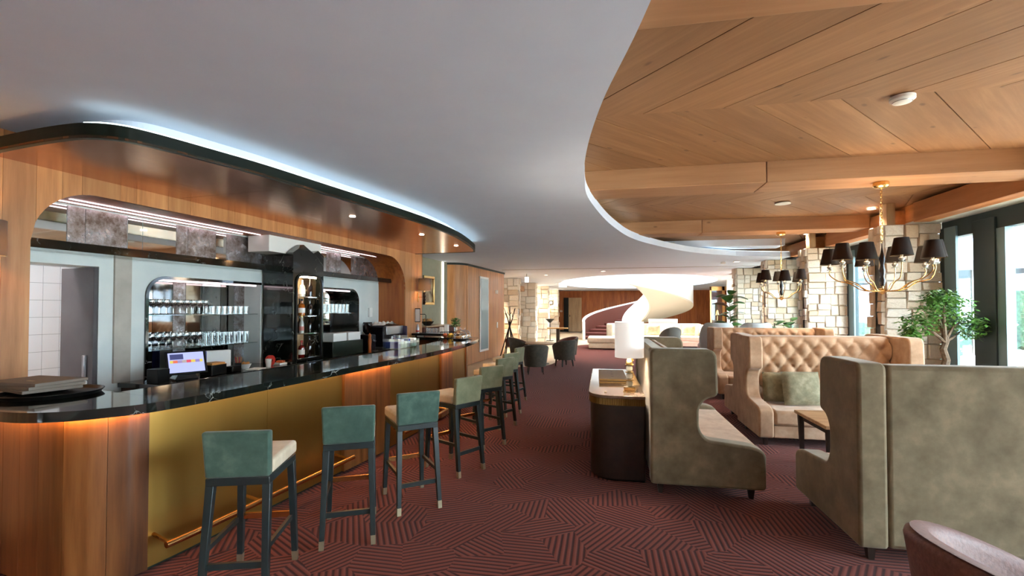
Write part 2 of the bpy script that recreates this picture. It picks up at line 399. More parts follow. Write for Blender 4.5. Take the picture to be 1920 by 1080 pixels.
# shaft over the stair, its unseen top left open to bring in daylight
MB().sweep(hole, [(0, Z_C+.1), (0, 6.2), (.2, 6.2), (.2, Z_C+.1)], closed=True).build('shaft', 'white_paint', ceil)
MB().sweep([(HC[0]+(p[0]-HC[0])*.55, HC[1]+(p[1]-HC[1])*.55) for p in hole], [(0, 6.2), (3.0, 6.2), (3.0, 6.3), (0, 6.3)], closed=True).build('daylight_lid', 'white_paint', ceil)  # unseen lid added to cut the daylight falling on the stair
# unseen roof slab added to keep sun and sky out
roof_out = [(-9, -4.5), (5.7, -4.5), (5.7, 19.6), (9.6, 19.6), (9.6, 40.5), (-9, 40.5)]
struct(link('roof', fillmesh('roof', roof_out, [[(HC[0]+(HR[0]+.25)*cos(2*PI*k/48), HC[1]+(HR[1]+.25)*sin(2*PI*k/48)) for k in range(48)]], 3.56, 3.9, 'white_paint')))
# cove light along the curved edge
sm = [p for p in smooth(edge[:-1], 8) if p[1] > 5.2]+[edge[-1]]
tag(MB().sweep([(p[0]-.0, p[1]) for p in sm], [(-.1, 3.131), (-.07, 3.131), (-.07, 3.145), (-.1, 3.145)]).build('cove_light', 'led_white'), 'thin white cove light on top of the wavy ceiling edge', 'light strip')
struct(MB().box((-9, -4.3, 0), (9.5, -4, 3.56)).build('wall_back', 'white_paint', ang=0))

# ---------------- timber ceiling
tim = struct(MB().box((-1.2, -4, 3.40), (5.6, 19.5, 3.45)).build('ceiling_timber', 'spruce', ang=0), 'spruce board ceiling laid in chevrons')
BEAMS = [(-1.3, -.81), (2.04, 2.53), (5.87, 6.36), (9.5, 9.98), (13.5, 14.0), (17.4, 17.9)]
for i, (a, b) in enumerate(BEAMS):
    for xa, xb in ((-1.2, 1.86), (1.866, 5.25)):
        struct(tag(MB().box((xa, a, 3.12), (xb, b, 3.40)).build('ceiling_beam', 'spruce_beam', bev=.008), 'square spruce ceiling beam with small knots'))
for i in range(len(BEAMS)-1):
    y0, y1 = BEAMS[i][1], BEAMS[i+1][0]; ym = (y0+y1)/2
    for a, b, sgn, zz in ((y0, ym, -1, 0), (ym, y1, 1, .012)):
        sh = (b-a)*.92*sgn; wd = .66 if i < 3 else 1.3; x = -3.4
        while x < 7.5:
            g = .006; pts = [(x+g, a), (x+wd-g, a), (x+wd-g+sh, b), (x+g+sh, b)]
            pts = clip = [(min(max(px, -1.2), 5.2), py) for px, py in pts]
            if max(p[0] for p in pts) > -1.15 and min(p[0] for p in pts) < 5.15:
                ang = math.atan2(b-a, sh); c, s_ = cos(-ang), sin(-ang); cx = sum(p[0] for p in pts)/4; cy = (a+b)/2
                loc = [((px-cx)*c-(py-cy)*s_, (px-cx)*s_+(py-cy)*c) for px, py in pts]
                MB().prism(loc, 3.35+zz-.0, 3.40).build('plank', 'spruce', tim, (cx, cy, 0), ang, ang=0)
            x += wd
# perimeter beam above the windows
for y0, y1 in ((-4, 3.0), (3.01, 8.3), (8.9, 11.2), (11.8, 13.8), (14.4, 19.4)):
    struct(tag(MB().box((4.72, y0, 3.0), (4.95, y1, 3.30)).build('edge_beam', 'spruce_long', bev=.008), 'spruce beam running above the windows'))
struct(MB().box((4.95, -4, 3.0), (5.45, 19.4, 3.08)).build('trim_1', 'wall_cool', ang=0))
struct(MB().box((4.95, -4, 3.08), (5.1, 19.4, 3.40)).build('trim_2', 'spruce_long', ang=0))
# bulkhead with a vent grille over the far curve of the ceiling
bh = struct(MB().box((.9, 12.3, 3.19), (4.3, 12.9, 3.4)).build('ceiling_bulkhead', 'white_ceiling', bev=.01), 'white bulkhead under the timber ceiling')
for k in range(14): MB().box((.95+k*.06, 12.285, 3.22), (.98+k*.06, 12.3, 3.34)).build('vent_slat', 'wall_cool', bh, ang=0)

# ---------------- stone piers
random.seed(3)
STN = []
for k in range(5):
    m = MB(); e = .5; vs = []
    for z in (-e, e):
        for x, y in ((-e, -e), (e, -e), (e, e), (-e, e)): vs.append((x+random.uniform(-.04, .0)*(1 if x > 0 else -1), y, z+random.uniform(-.04, 0)*(1 if z > 0 else -1)))
    f = [(x*.88+random.uniform(-.04, .04), -e-random.uniform(.02, .35), z*.86+random.uniform(-.05, .05)) for x, z in ((-e, -e), (e, -e), (e, e), (-e, e))]
    m.add(vs+f, [(2, 3, 7, 6), (3, 0, 4, 7), (1, 2, 6, 5), (0, 3, 2, 1), (4, 5, 6, 7), (0, 1, 9, 8), (1, 5, 10, 9), (5, 4, 11, 10), (4, 0, 8, 11), (8, 9, 10, 11)])
    STN.append(m.mesh('stone', 'cut_stone', 30))
def clad(parent, x0, x1, z0, z1, face, at, course=(.12, .24), length=(.14, .36), depth=.05):
    """irregular ashlar over the face: face '-y' at y=at (x0..x1 along x) or '+x'/'-x' at x=at (x0..x1 along y)"""
    out = []
    def split_(a, b, c, d):
        w_, h_ = b-a, d-c
        if w_ > length[1] and (w_ > h_*1.3 or h_ < course[1]):
            t = a+w_*random.uniform(.38, .62); split_(a, t, c, d); split_(t, b, c, d)
        elif h_ > course[1]:
            t = c+h_*random.uniform(.38, .62); split_(a, b, c, t); split_(a, b, t, d)
        elif w_ > length[0]*2.2 and random.random() < .25:
            t = a+w_*random.uniform(.4, .6); split_(a, t, c, d); split_(t, b, c, d)
        else: out.append((a, b, c, d))
    z = z0
    while z < z1-.01:
        h = min(random.uniform(.35, .6)*(course[1]/.25), z1-z)
        if z1-z-h < .15: h = z1-z
        split_(x0, x1, z, z+h); z += h
    for a, b, c, d in out:
        o = link('stone', random.choice(STN), parent); dp = depth*random.uniform(.6, 1.5); o.scale = (b-a-.004, dp, d-c-.004)
        cx, cz = (a+b)/2, (c+d)/2; e = dp/2-.01
        if face == '-y': o.location = (cx, at-e, cz)
        elif face == '+x': o.location = (at+e, cx, cz); o.rotation_euler = (0, 0, R(90))
        else: o.location = (at-e, cx, cz); o.rotation_euler = (0, 0, R(-90))
def pier(label, xa, xb, y, thick, side, ztop=3.0, coarse=1.0, slot=True):
    """stone wall fin between xa and xb, front at y; its end face looks to 'side' (-1: towards -x)"""
    p = struct(MB().box((xa+.03, y+.03, 0), (xb-.03, y+thick-.03, ztop)).build('stone_pier', 'stone_joint', ang=0), label)
    c = (.13*coarse, .25*coarse); l = (.14*coarse, .38*coarse)
    clad(p, xa, xb, 0, ztop, '-y', y+.03, c, l)
    xe = xa+.03 if side < 0 else xb-.03; f = '-x' if side < 0 else '+x'
    if slot:
        clad(p, y, y+thick*.3, 0, ztop, f, xe, c, (.5, .6), .05); clad(p, y+thick*.66, y+thick, 0, ztop, f, xe, c, (.5, .6), .05)
        MB().box((min(xe, xe+side*.02), y+thick*.3, .25), (max(xe, xe+side*.02), y+thick*.66, ztop-.5)).build('dark_slot', 'black_metal', p, ang=0)
        clad(p, y+thick*.3, y+thick*.66, ztop-.5, ztop, f, xe, c, (.5, .6), .05)
    else: clad(p, y, y+thick, 0, ztop, f, xe, c, (.5, .6), .05)
    return p
names = {8.47: 'pale stone pier behind the bushy green bonsai', 11.35: 'pale stone pier between the two chandeliers, seen past the first pier', 13.9: 'pale stone pier behind the smaller chandelier', 16.5: 'pale stone pier beside the fiddle leaf plant'}
for y, lb in names.items():
    p = pier(lb, 4.4 if y < 16 else 4.3, 5.2, y, .42, -1)
    MB().box((4.5, y+.1, 3.0), (4.62, y+.3, 3.4)).build('post', 'pale_oak', p, ang=0)
# ---------------- window wall
wi = 1
bays = [(-4, -1.2), (-1.2, 1.6), (1.6, 4.4), (4.4, 8.47), (8.89, 11.35), (11.77, 13.9), (14.32, 16.5), (16.92, 19.4)]
for i, (a, b) in enumerate(bays):
    wn = struct(MB().box((5.2, a, 2.74), (5.34, b, 3.0)).box((5.2, a, 0), (5.34, b, .07)).build('window_%d' % wi, 'dark_frame', bev=.006), 'tall window with a dark grey frame'); wi += 1
    if i == 3:
        posts = [(a, a+.1), (5.6, 5.75), (7.42, 7.8), (b-.1, b)]; MB().box((5.17, b-.34, .0), (5.2, b-.1, 2.9)).build('frame_post', 'grey_frame', wn)
        MB().box((5.19, 7.28, .07), (5.3, 7.42, 2.74)).build('frame_post', 'grey_frame', wn)
    else:
        posts = [(a, a+.1), (b-.1, b)]+([((a+b)/2-.08, (a+b)/2+.08)] if b-a > 2.6 else [])
        MB().box((5.17, b-.3, .0), (5.2, b-.1, 2.9)).build('frame_post', 'grey_frame', wn)
    for p0, p1 in posts: MB().box((5.17, p0, .0), (5.36, p1, 2.9)).build('frame_post', 'dark_frame', wn, bev=.006)
    ys = sorted(posts)
    for q in range(len(ys)-1): MB().box((5.265, ys[q][1], .07), (5.275, ys[q+1][0], 2.74)).build('pane', 'window_glass', wn, ang=0)

# ---------------- left wall of the bar: oak veneer with the big arched opening
OV0, OV1, OZ, RL, RR = 2.42, 8.22, 2.64, .46, .6
def zlow(v):
    if v <= OV0 or v >= OV1: return 0
    if v < OV0+RL: d = OV0+RL-v; return OZ-RL+math.sqrt(max(0, RL*RL-d*d))
    if v > OV1-RR: d = v-(OV1-RR); return OZ-RR+math.sqrt(max(0, RR*RR-d*d))
    return OZ
arch = [(OV0, 0)]+[(OV0+RL-RL*cos(t*PI/20), OZ-RL+RL*sin(t*PI/20)) for t in range(11)]+[(OV1-RR+RR*sin(t*PI/20), OZ-RR+RR*cos(t*PI/20)) for t in range(11)]+[(OV1, 0)]
wl = MB()
n_ = len(arch); vs = [(U_F-.001, v, z) for v, z in arch]+[(U_B-.1, v, z) for v, z in arch]
wl.add(vs, [(i, i+1, n_+i+1, n_+i) for i in range(n_-1)])
wl.box((U_B, -4, 0), (U_F-.03, OV0-.002, 3.0)).box((U_B-.1, OV1+.003, 0), (U_F-.03, 8.9, 3.0)).box((U_B, OV0, OZ+.004), (U_F-.03, OV1, 3.0))
wl_o = struct(wl.build('wall_left', 'oak_deep', rz=-BA, ang=50), 'oak panelled wall with a large arched opening behind the bar')
random.seed(11); v = -1.2; edges = [v]
while v < 8.9:
    v += random.choice((.14, .17, .2, .24, .3) if v > 1.9 else (.3, .45)); edges.append(min(v, 8.92))
for a, b in zip(edges[:-1], edges[1:]):
    k = sorted(set([a, b]+[x for x in (OV0-1e-4, OV0+1e-4, OV1-1e-4, OV1+1e-4) if a < x < b]+[a+(b-a)*t/6 for t in range(1, 6)]))
    m = MB(); nn = len(k); g = .0012
    k[0] += g; k[-1] -= g
    vs = [(U_F, q, zlow(q)) for q in k]+[(U_F, q, 3.0) for q in k]+[(U_F-.03, q, zlow(q)) for q in k]+[(U_F-.03, q, 3.0) for q in k]
    fs = [(i, i+1, nn+i+1, nn+i) for i in range(nn-1)]+[(2*nn+i, 3*nn+i, 3*nn+i+1, 2*nn+i+1) for i in range(nn-1)]+[(i, 2*nn+i, 2*nn+i+1, i+1) for i in range(nn-1)]+[(0, nn, 3*nn, 2*nn), (nn-1, 3*nn-1, 4*nn-1, 2*nn-1)]
    m.add(vs, fs).build('veneer_panel', 'oak_veneer', wl_o, ang=20)
MB().box((U_B-.1, 8.9, 0), (U_F, 8.92, 3.0)).build('veneer_panel', 'oak_veneer', wl_o, ang=0)

# ---------------- back wall of the bar recess with doorway and niches
N1, N2, NZ, NR = (3.73, 5.27), (5.9, 7.52), 2.0, .2
def zl2(v):
    if v < 3.27: return 2.07
    for a, b in (N1, N2):
        if a < v < b:
            d = max(a+NR-v, v-(b-NR), 0) if not (a == N1[0] and v > b-NR) and not (a == N2[0] and v < a+NR) else 0
            return NZ-NR+math.sqrt(max(0, NR*NR-d*d))
    return 0
ks = sorted(set([2.2, 3.2699, 3.2701, 8.24]+[x+e for x in N1+N2 for e in (-1e-4, 1e-4)]+[N1[0]+NR*(1-cos(t*PI/16)) for t in range(9)]+[N2[1]-NR*(1-cos(t*PI/16)) for t in range(9)]))
m = MB(); nn = len(ks); vs = [(U_B, q, zl2(q)) for q in ks]+[(U_B, q, 2.7) for q in ks]+[(U_B-.3, q, zl2(q)) for q in ks]+[(U_B-.3, q, 2.7) for q in ks]
m.add(vs, [(i, i+1, nn+i+1, nn+i) for i in range(nn-1)]+[(i, 2*nn+i, 2*nn+i+1, i+1) for i in range(nn-1)]+[(2*nn+i, 3*nn+i, 3*nn+i+1, 2*nn+i+1) for i in range(nn-1)])
wr = struct(m.build('wall_back_bar', 'wall_cool', rz=-BA, ang=30), 'pale wall at the back of the bar recess')
MB().box((U_B, 3.40, .9), (U_B+.025, 3.56, 2.17)).build('wall_band', 'band_grey', wr)  # shallow grey-beige band standing off the pale wall
# black rims round the two niches
def rim(a, b, left, right):
    pts = []
    if left: pts += [(a, .9)]+[(a+NR-NR*cos(t*PI/16), NZ-NR+NR*sin(t*PI/16)) for t in range(9)]
    else: pts += [(a, NZ)]
    if right: pts += [(b-NR+NR*sin(t*PI/16), NZ-NR+NR*cos(t*PI/16)) for t in range(9)]+[(b, .9)]
    else: pts += [(b, NZ)]
    m = MB(); n = len(pts); vs = []
    for i, (v, z) in enumerate(pts):
        p = pts[max(i-1, 0)]; q = pts[min(i+1, n-1)]; dx, dz = q[0]-p[0], q[1]-p[1]; L = math.hypot(dx, dz); nx, nz = dz/L, -dx/L
        vs += [(U_B+.02, v-nx*.02, z-nz*.02), (U_B+.02, v+nx*.012, z+nz*.012), (U_B-.3, v+nx*.012, z+nz*.012), (U_B-.0, v-nx*.02, z-nz*.02)]
    m.add(vs, [(i*4+k, (i+1)*4+k, (i+1)*4+(k+1) % 4, i*4+(k+1) % 4) for i in range(n-1) for k in range(4)])
    return m.build('niche_rim', 'black_marble', wr)
for a, b in (N1, N2): MB().box((U_B-.3, a, .84), (U_B, b, .9)).build('niche_sill', 'black_marble', wr, ang=0)
rim(*N1, True, False); rim(*N2, False, True)
# mirrored backs
def mirrors(cuts, u, z0, z1, kinds):
    for a, b, k in zip(cuts[:-1], cuts[1:], kinds):
        MB().box((u-.01, a+.003, z0), (u, b-.003, z1)).build('mirror_panel', {'c': 'clear_mirror', 'a': 'antique_mirror', 's': 'smoked_mirror'}[k], wr, ang=0)
mirrors([3.6, 4.0, 4.24, 4.4, 4.62, 4.89, 5.1, 5.3], U_B-.285, .9, 2.0, 'csascsa')
mirrors([5.9, 6.3, 6.6, 6.9, 7.2, 7.56], U_B-.285, .9, 2.0, 'scscs')
mirrors([2.5, 2.99, 3.14, 3.52, 3.67, 4.04, 4.18, 4.55, 4.7, 5.08, 5.5, 6.0, 6.63, 7.01, 7.3, 7.52, 7.81, 8.2], U_B+.012, 2.25, 2.62, 'caaccaacaaccacaaa')
MB().box((U_B-.34, 3.3, 0), (U_B-.3, 8.3, 2.7)).build('backing', 'green_black', wr, ang=0)
# marble ledge over the niches
for a, b, lb in ((2.46, 5.275, 'long black marble ledge under the mirror strip, over the doorway'), (5.905, 8.2, 'shorter black marble ledge beyond the marble pillar')):
    tag(MB().box((U_B+.013, a, 2.17), (-4.95, b, 2.25)).build('marble_ledge', 'black_marble', rz=-BA, bev=.004), lb, 'ledge')
# room beyond the doorway: tiled wall, open grey door
tw = struct(MB().box((-6.75, .6, 0), (-6.62, 4.2, 2.8)).build('wall_tiled', 'grout', rz=-BA, ang=0), 'white tiled wall seen through the doorway')
tm = MB().box((-.006, .002, .002), (.008, .158, .193)).mesh('tile', 'tile_white', 0)
for i in range(9):
    for j in range(4, 14): o = link('tile', tm, tw, (-6.62, 2.6+i*.16, j*.195))
struct(MB().box((-6.75, 4.0, 0), (-5.6, 4.2, 2.8)).box((-6.75, .5, 0), (-5.25, .6, 2.8)).box((-6.75, .5, 2.8), (-5.3, 4.2, 2.9)).build('wall_pantry', 'white_paint', rz=-BA, ang=0))
dr = struct(MB().box((-5.72, 3.228, 0), (-5.252, 3.268, 2.06)).build('door_1', 'grey_door', rz=-BA, bev=.003), 'dark grey door standing open')
MB().box((-5.36, 3.2, .95), (-5.33, 3.228, 1.2)).build('latch_plate', 'steel', dr, bev=.004)
dk = MB().lathe([(0, 0), (.03, .002), (.032, .012), (.02, .03), (0, .034)], 14); k_ = dk.build('door_knob', 'paper_white', dr); k_.location = (-5.345, 3.228, .93); k_.rotation_euler = (R(90), 0, 0)
pl_ = lamp('pantry_light', 'POINT', W(-5.7, 1.7, 2.6), 22, (.9, .95, 1), .1)

# ---------------- wall beyond the bar: sage wall, light slit, curved oak wall
struct(MB().box((-5.9, 8.3, 0), (-5.68, 12.6, 3.0)).build('wall_sage', 'wall_sage', rz=-BA, ang=0), 'sage green wall at the end of the bar')
tag(MB().box((-5.679, 12.05, .0), (-5.65, 12.13, 2.98)).build('light_slit', 'led_wall', rz=-BA), 'tall white light slit beside the curved oak wall', 'light strip')
path = [(-5.7, 12.42), (-5.64, 12.43), (-5.5, 12.47), (-5.38, 12.56), (-5.29, 12.7), (-5.25, 12.88)]+[(-5.25, 12.9+.3*k) for k in range(13)]
cw = struct(MB().sweep([(u-.02, v) for u, v in path], [(0, 0), (0, 2.94), (-.2, 2.94), (-.2, 0)]).build('wall_oak_curved', 'oak_deep', rz=-BA), 'oak wall with a rounded corner beyond the bar')
full = smooth(path, 6); acc = [0]
for a, b in zip(full[:-1], full[1:]): acc.append(acc[-1]+math.hypot(b[0]-a[0], b[1]-a[1]))
i0 = 0; random.seed(5)
while i0 < len(full)-2:
    wdt = random.uniform(.14, .3); i1 = i0+1
    while i1 < len(full)-1 and acc[i1]-acc[i0] < wdt: i1 += 1
    MB().sweep(full[i0:i1+1], [(.0, 0), (.0, 2.94), (-.018, 2.94), (-.018, 0)]).build('veneer_panel', 'oak_veneer', cw); i0 = i1
MB().sweep(path, [(.025, 2.94), (.025, 2.998), (-.2, 2.998), (-.2, 2.94)]).build('head_trim', 'green_black', cw)
g = MB().box((-5.25, 13.9, .3), (-5.22, 14.72, 2.7)).build('glass_frame', 'paper_white', cw, bev=.004)
MB().box((-5.222, 13.97, .37), (-5.214, 14.65, 2.63)).build('frosted_pane', 'pane_blue', g, ang=0)
MB().box((-5.25, 15.5, 2.2), (-5.235, 15.56, 2.32)).box((-5.25, 15.66, 2.2), (-5.235, 15.72, 2.32)).build('restroom_sign', 'paper_white', cw)
MB().box((-5.25, 15.62, 1.0), (-5.235, 15.72, 1.2)).build('switch_plate', 'paper_white', cw)
# left piers
for (x, y, lb) in ((-3.6, 19.9, 'warm lit stone pier beside the twig coat stand'), (-3.35, 23.5, 'warm lit stone pier behind the tub chairs'), (-3.1, 26.9, 'warm lit stone pier with the wall light and basin'), (-3.02, 32.0, 'warm lit stone pier nearest the far oak wall')):
    pier(lb, x-2.3, x, y, .55, 1, 3.0, 1.5, slot=(y < 21))
struct(MB().box((-6.3, 16.9, 0), (-6.1, 36, 3.0)).build('wall_left_far', 'stone_joint', ang=0))
for y0, y1 in ((20.5, 23.4), (24.1, 26.8), (27.5, 31.9)):
    struct(tag(MB().box((-6, y0, 2.55), (-3.9, y1, 2.8)).build('lintel', 'spruce_beam', bev=.01), 'timber lintel between the warm stone piers'))
# far oak wall with door
fw = struct(MB().box((-4.5, 34.8, 0), (9.2, 35, 3.0)).build('wall_far', 'oak_deep', ang=0), 'far oak panelled wall')
x = -4.4; random.seed(9)
while x < 7.3:
    wdt = random.uniform(.5, .9)
    if not (-2.75 < x+wdt/2 < -1.5): MB().box((x+.005, 34.775, .12), (x+wdt-.005, 34.8, 2.97)).build('oak_panel', 'oak_deep', fw, ang=0)
    x += wdt
struct(MB().box((-4.4, 34.76, 0), (7.3, 34.8, .12)).build('baseboard_far', 'green_black', ang=0))
d2 = struct(MB().box((-2.5, 34.6, 0.01), (-1.55, 34.66, 2.5)).build('door_2', 'pale_oak', bev=.01), 'pale oak door standing ajar in the far wall')
MB().box((-2.42, 34.57, 1.1), (-2.38, 34.6, 1.25)).build('door_handle', 'black_metal', d2)
MB().box((-2.85, 34.66, 0.01), (-2.5, 34.76, 2.5)).build('door_gap_shade', 'black_metal', d2)  # black box standing in for the shade inside the ajar door
tag(MB().box((-3.12, 34.76, 1.45), (-3.07, 34.775, 1.58)).box((-3.03, 34.76, 1.45), (-2.98, 34.775, 1.58)).build('switch_plate', 'paper_white'), 'pair of white switches on the far oak wall', 'switch')
# far right: white wall, zigzag panel, glass door
wl9 = struct(MB().box((5.2, 19.4, 2.74), (9.2, 19.5, 3.56)).box((5.2, 19.4, 0), (5.4, 19.5, 2.74)).box((7.1, 19.4, 0), (7.25, 19.5, 2.74)).build('window_9', 'dark_frame', ang=0))  # glazing added here to let daylight onto the lobby wall
MB().box((5.4, 19.44, 0), (7.1, 19.45, 2.74)).build('pane', 'window_glass', wl9, ang=0); MB().box((7.25, 19.44, 0), (9.0, 19.45, 2.74)).build('pane', 'window_glass', wl9, ang=0)
struct(MB().box((-9.2, -4.3, 0), (-9, 40.3, 3.56)).box((-9, 35.0, 0), (9.2, 35.2, 3.56)).build('wall_outer', 'white_paint', ang=0))  # unseen envelope walls added to stop sky light leaking in
struct(MB().box((8.9, 19.4, 0), (9.2, 35, 3.0)).build('wall_right_far', 'white_paint', ang=0))
ws = struct(MB().box((5.6, 23.0, 0), (8.9, 23.15, 3.0)).build('wall_lobby', 'white_paint', ang=0), 'bright white wall beyond the lounge')
MB().prism([(6.0, 2.95), (8.6, 2.95), (8.6, 2.05), (8.0, 2.3), (7.3, 1.95), (6.65, 2.35), (6.0, 2.05)], 22.94, 22.99, 'y').build('zigzag_panel', 'felt_brown', ws)
d3 = struct(MB().box((5.05, 24.0, 0), (5.12, 24.07, 2.75)).box((5.6, 24.0, 0), (5.72, 24.07, 2.75)).box((5.9, 24.0, 0), (5.95, 24.07, 2.75)).box((5.05, 24.0, 2.55), (5.95, 24.08, 2.75)).build('door_3', 'rail_brass', bev=.006), 'bronze framed glass door beyond the lounge')
MB().box((5.12, 24.03, .02), (5.6, 24.04, 2.55)).build('pane', 'window_glass', d3, ang=0)
# ceiling joint, downlights, signs
def down(label, x, y, z, r=.06, e=40, col=(1, .84, .66), cone=110, parent=None):
    t = thing('downlight', label, 'light', (x, y, z))
    MB().lathe([(r, -.012), (r*1.25, -.012), (r*1.25, 0), (r, 0)], 20, cap=False).build('trim_ring', 'paper_white', t)
    MB().lathe([(0, -.004), (r, -.004), (r, 0), (0, 0)], 20).build('lens', 'downlight', t)
    if e: lamp('downlight_lamp', 'SPOT', (0, 0, -.03), e, col, .06, (0, 0, 0), cone, .7, t)
    return t
for lb, x, y in (('round downlight in the white ceiling before the stair opening', 0, 16.8), ('round downlight in the white ceiling near the first stone pier', -2.2, 18.3), ('round downlight in the white ceiling left of the stair opening', -2.4, 24.7), ('round downlight in the white ceiling tip beside the windows', 4.4, 17.2), ('round downlight on the white ceiling near the smaller chandelier', 3.7, 14.2)):
    down(lb, x, y, Z_C, .07, 60)
down('round downlight in the timber ceiling before the first stone pier', 4.45, 8.9, 3.35, .06, 60); down('round downlight in the timber ceiling before the second stone pier', 4.5, 11.6, 3.35, .06, 60)
sd = thing('smoke_detector', 'white round smoke detector on the timber ceiling', 'smoke detector', (2.35, 4.24, 3.35))
MB().lathe([(.06, 0), (.085, -.005), (.085, -.03), (.06, -.05), (.03, -.055), (0, -.055)], 24).build('body', 'paper_white', sd)
MB().lathe([(.062, -.042), (.068, -.042), (.064, -.05), (.058, -.05)], 24, cap=False).build('slot_ring', 'steel', sd)
tag(MB().lathe([(.11, 0), (.115, -.012), (.09, -.016), (0, -.016)], 28).build('ceiling_speaker', 'paper_white', loc=(2.83, 8.18, 3.35)), 'flat white round ceiling speaker between timber beams', 'speaker')
def exit_sign(label, x, y, s=1):
    t = thing('exit_sign', label, 'sign', (x, y, 3.0))
    MB().box((-.01, -.01, -.12), (.01, .01, 0)).build('stem', 'steel', t); MB().box((-.2*s, -.03, -.32), (.2*s, .03, -.12)).build('panel', 'sign_white', t, bev=.01)
exit_sign('white hanging exit sign beside the stair opening', -1.85, 22.0, .9); exit_sign('white hanging exit sign before the warm stone piers', -2.85, 17.6, .35)
tag(MB().box((-3.4, 15.7, 2.992), (4.9, 15.72, 3.0)).build('ceiling_joint', 'felt_brown', ang=0), 'thin dark joint across the white ceiling', 'ceiling joint')
sp = thing('ceiling_projector', 'small white spotlight under the white ceiling tip', 'spotlight', (3.3, 14.0, 3.0))
MB().box((-.06, -.04, -.08), (.06, .04, -.02)).build('body', 'paper_white', sp, bev=.015); MB().box((-.01, -.01, -.02), (.01, .01, 0)).build('stem', 'paper_white', sp)
for x, y in ((-1.6, -1.6), (-1.6, .4)):  # unseen downlights added to brighten the near ceiling by bounce
    down('added fill downlight in the white ceiling, out of view', x, y, Z_C, .07, 25, (1, .9, .8))['group'] = 'added fill downlights out of view'

# ================================================================ BAR
ctr_edge = [(-4.62, 1.72), (-4.0, 1.68), (-3.5, 1.64), (-3.22, 1.65), (-3.03, 1.74), (-2.91, 1.88), (-2.82, 2.05), (-2.78, 2.4), (-2.77, 3.0), (-2.75, 3.8), (-2.73, 4.6), (-2.73, 5.4), (-2.78, 6.2), (-2.87, 7.0), (-3.0, 7.7), (-3.14, 8.3), (-3.3, 8.68)]
CE = smooth(ctr_edge, 6)
def offset(path, d):
    out = []; n = len(path)
    for i, p in enumerate(path):
        a = path[max(i-1, 0)]; b = path[min(i+1, n-1)]; dx, dy = b[0]-a[0], b[1]-a[1]; L = math.hypot(dx, dy); out.append((p[0]+dy/L*d, p[1]-dx/L*d))
    return out
bar = thing('bar_counter', 'long curved bar with black marble top, brass and walnut front', 'bar counter', W(-3.2, 4.5), -BA)
BO = (-3.2, 4.5)
def L_(p): return (p[0]-BO[0], p[1]-BO[1])
inner = offset(CE, -.62)
# top with bullnose
top = [L_(p) for p in CE]; inn = [L_(p) for p in inner]
# far return to the wall
ret = [L_(p) for p in ((-3.38, 8.76), (-3.6, 8.8), (-4.6, 8.72), (-4.6, 8.38), (-3.9, 8.36))]
outl = top+ret+inn[::-1][4:]
MB().prism(outl, 1.045, 1.1).build('countertop', 'black_marble', bar, bev=.022, seg=3)
front = offset(CE, -.25)
def split(path, cuts):
    acc = [0]
    for a, b in zip(path[:-1], path[1:]): acc.append(acc[-1]+math.hypot(b[0]-a[0], b[1]-a[1]))
    def at(s):
        for i in range(len(acc)-1):
            if acc[i+1] >= s: t = (s-acc[i])/(acc[i+1]-acc[i] or 1); return (path[i][0]+(path[i+1][0]-path[i][0])*t, path[i][1]+(path[i+1][1]-path[i][1])*t)
        return path[-1]
    return [[at(a+.001)]+[p for p, q in zip(path, acc) if a+.004 < q < b-.004]+[at(b-.001)] for a, b in zip(cuts[:-1], cuts[1:])], acc
def s_at_v(path, acc, v):
    best = min((abs(p[1]-v)+(5 if p[0] < -3.4 and v < 8 else 0), i) for i, p in enumerate(path))[1]; return acc[best]
_, acc = split(front, [0, 1])
fd = []
for i in range(len(front)-1):   # denser path
    for t in range(4): fd.append((front[i][0]+(front[i+1][0]-front[i][0])*t/4, front[i][1]+(front[i+1][1]-front[i][1])*t/4))
fd.append(front[-1]); _, acc = split(fd, [0, 1])
S = lambda v: s_at_v(fd, acc, v)
wood_cuts = [0, .3, .6, .85, 1.02, 1.12, 1.22, 1.32, 1.42, 1.52]; s1 = S(2.18)
wood_cuts = [s1*k/9 for k in range(10)]
def panels(cuts, mat, name, proud, z0=.03):
    for p in split(fd, cuts)[0]:
        q = [L_(a) for a in p]
        MB().sweep(q, [(proud, z0), (proud, 1.03), (-.03, 1.03), (-.03, z0)]).build(name, mat, bar, ang=30)
panels(wood_cuts, 'walnut', 'walnut_panel', .03)
def cutn(a, b, n): return [S(a)+(S(b)-S(a))*k/n for k in range(n+1)]
panels(cutn(2.18, 4.05, 2), 'brass_panel', 'brass_panel', 0); panels(cutn(4.05, 4.88, 3), 'walnut', 'walnut_panel', .03)
panels(cutn(4.88, 6.41, 2), 'brass_panel', 'brass_panel', 0); panels(cutn(6.41, 6.95, 2), 'walnut', 'walnut_panel', .03)
panels(cutn(6.95, 8.1, 1), 'brass_panel', 'brass_panel', 0); panels([S(8.1), acc[-1]-.02], 'walnut', 'walnut_panel', .03)
core = offset(fd, -.035)
MB().sweep([L_(p) for p in core], [(0, 0), (0, 1.045), (-.06, 1.045), (-.06, 0)]).build('carcass', 'green_black', bar)
MB().prism([L_(p) for p in ((-3.62, 8.7), (-4.62, 8.64), (-4.62, 8.5), (-3.62, 8.56))], 0, 1.04).build('end_panel', 'walnut', bar, ang=0)
# warm light strip under the overhang, over the wood panels and dimmer elsewhere
for a, b in ((.3, s1-.02), (s1+.02, S(4.04)), (S(4.06), S(4.87)), (S(4.9), S(6.4)), (S(6.42), S(6.94)), (S(6.97), S(8.5))):
    p = [L_(q) for q in offset(split(fd, [a, b])[0][0], .055)]
    MB().sweep(p, [(.012, 1.030), (.012, 1.04), (-.012, 1.04), (-.012, 1.030)]).build('light_strip', 'led_warm' if b-a < .95 or a < .4 else 'led_dim', bar)
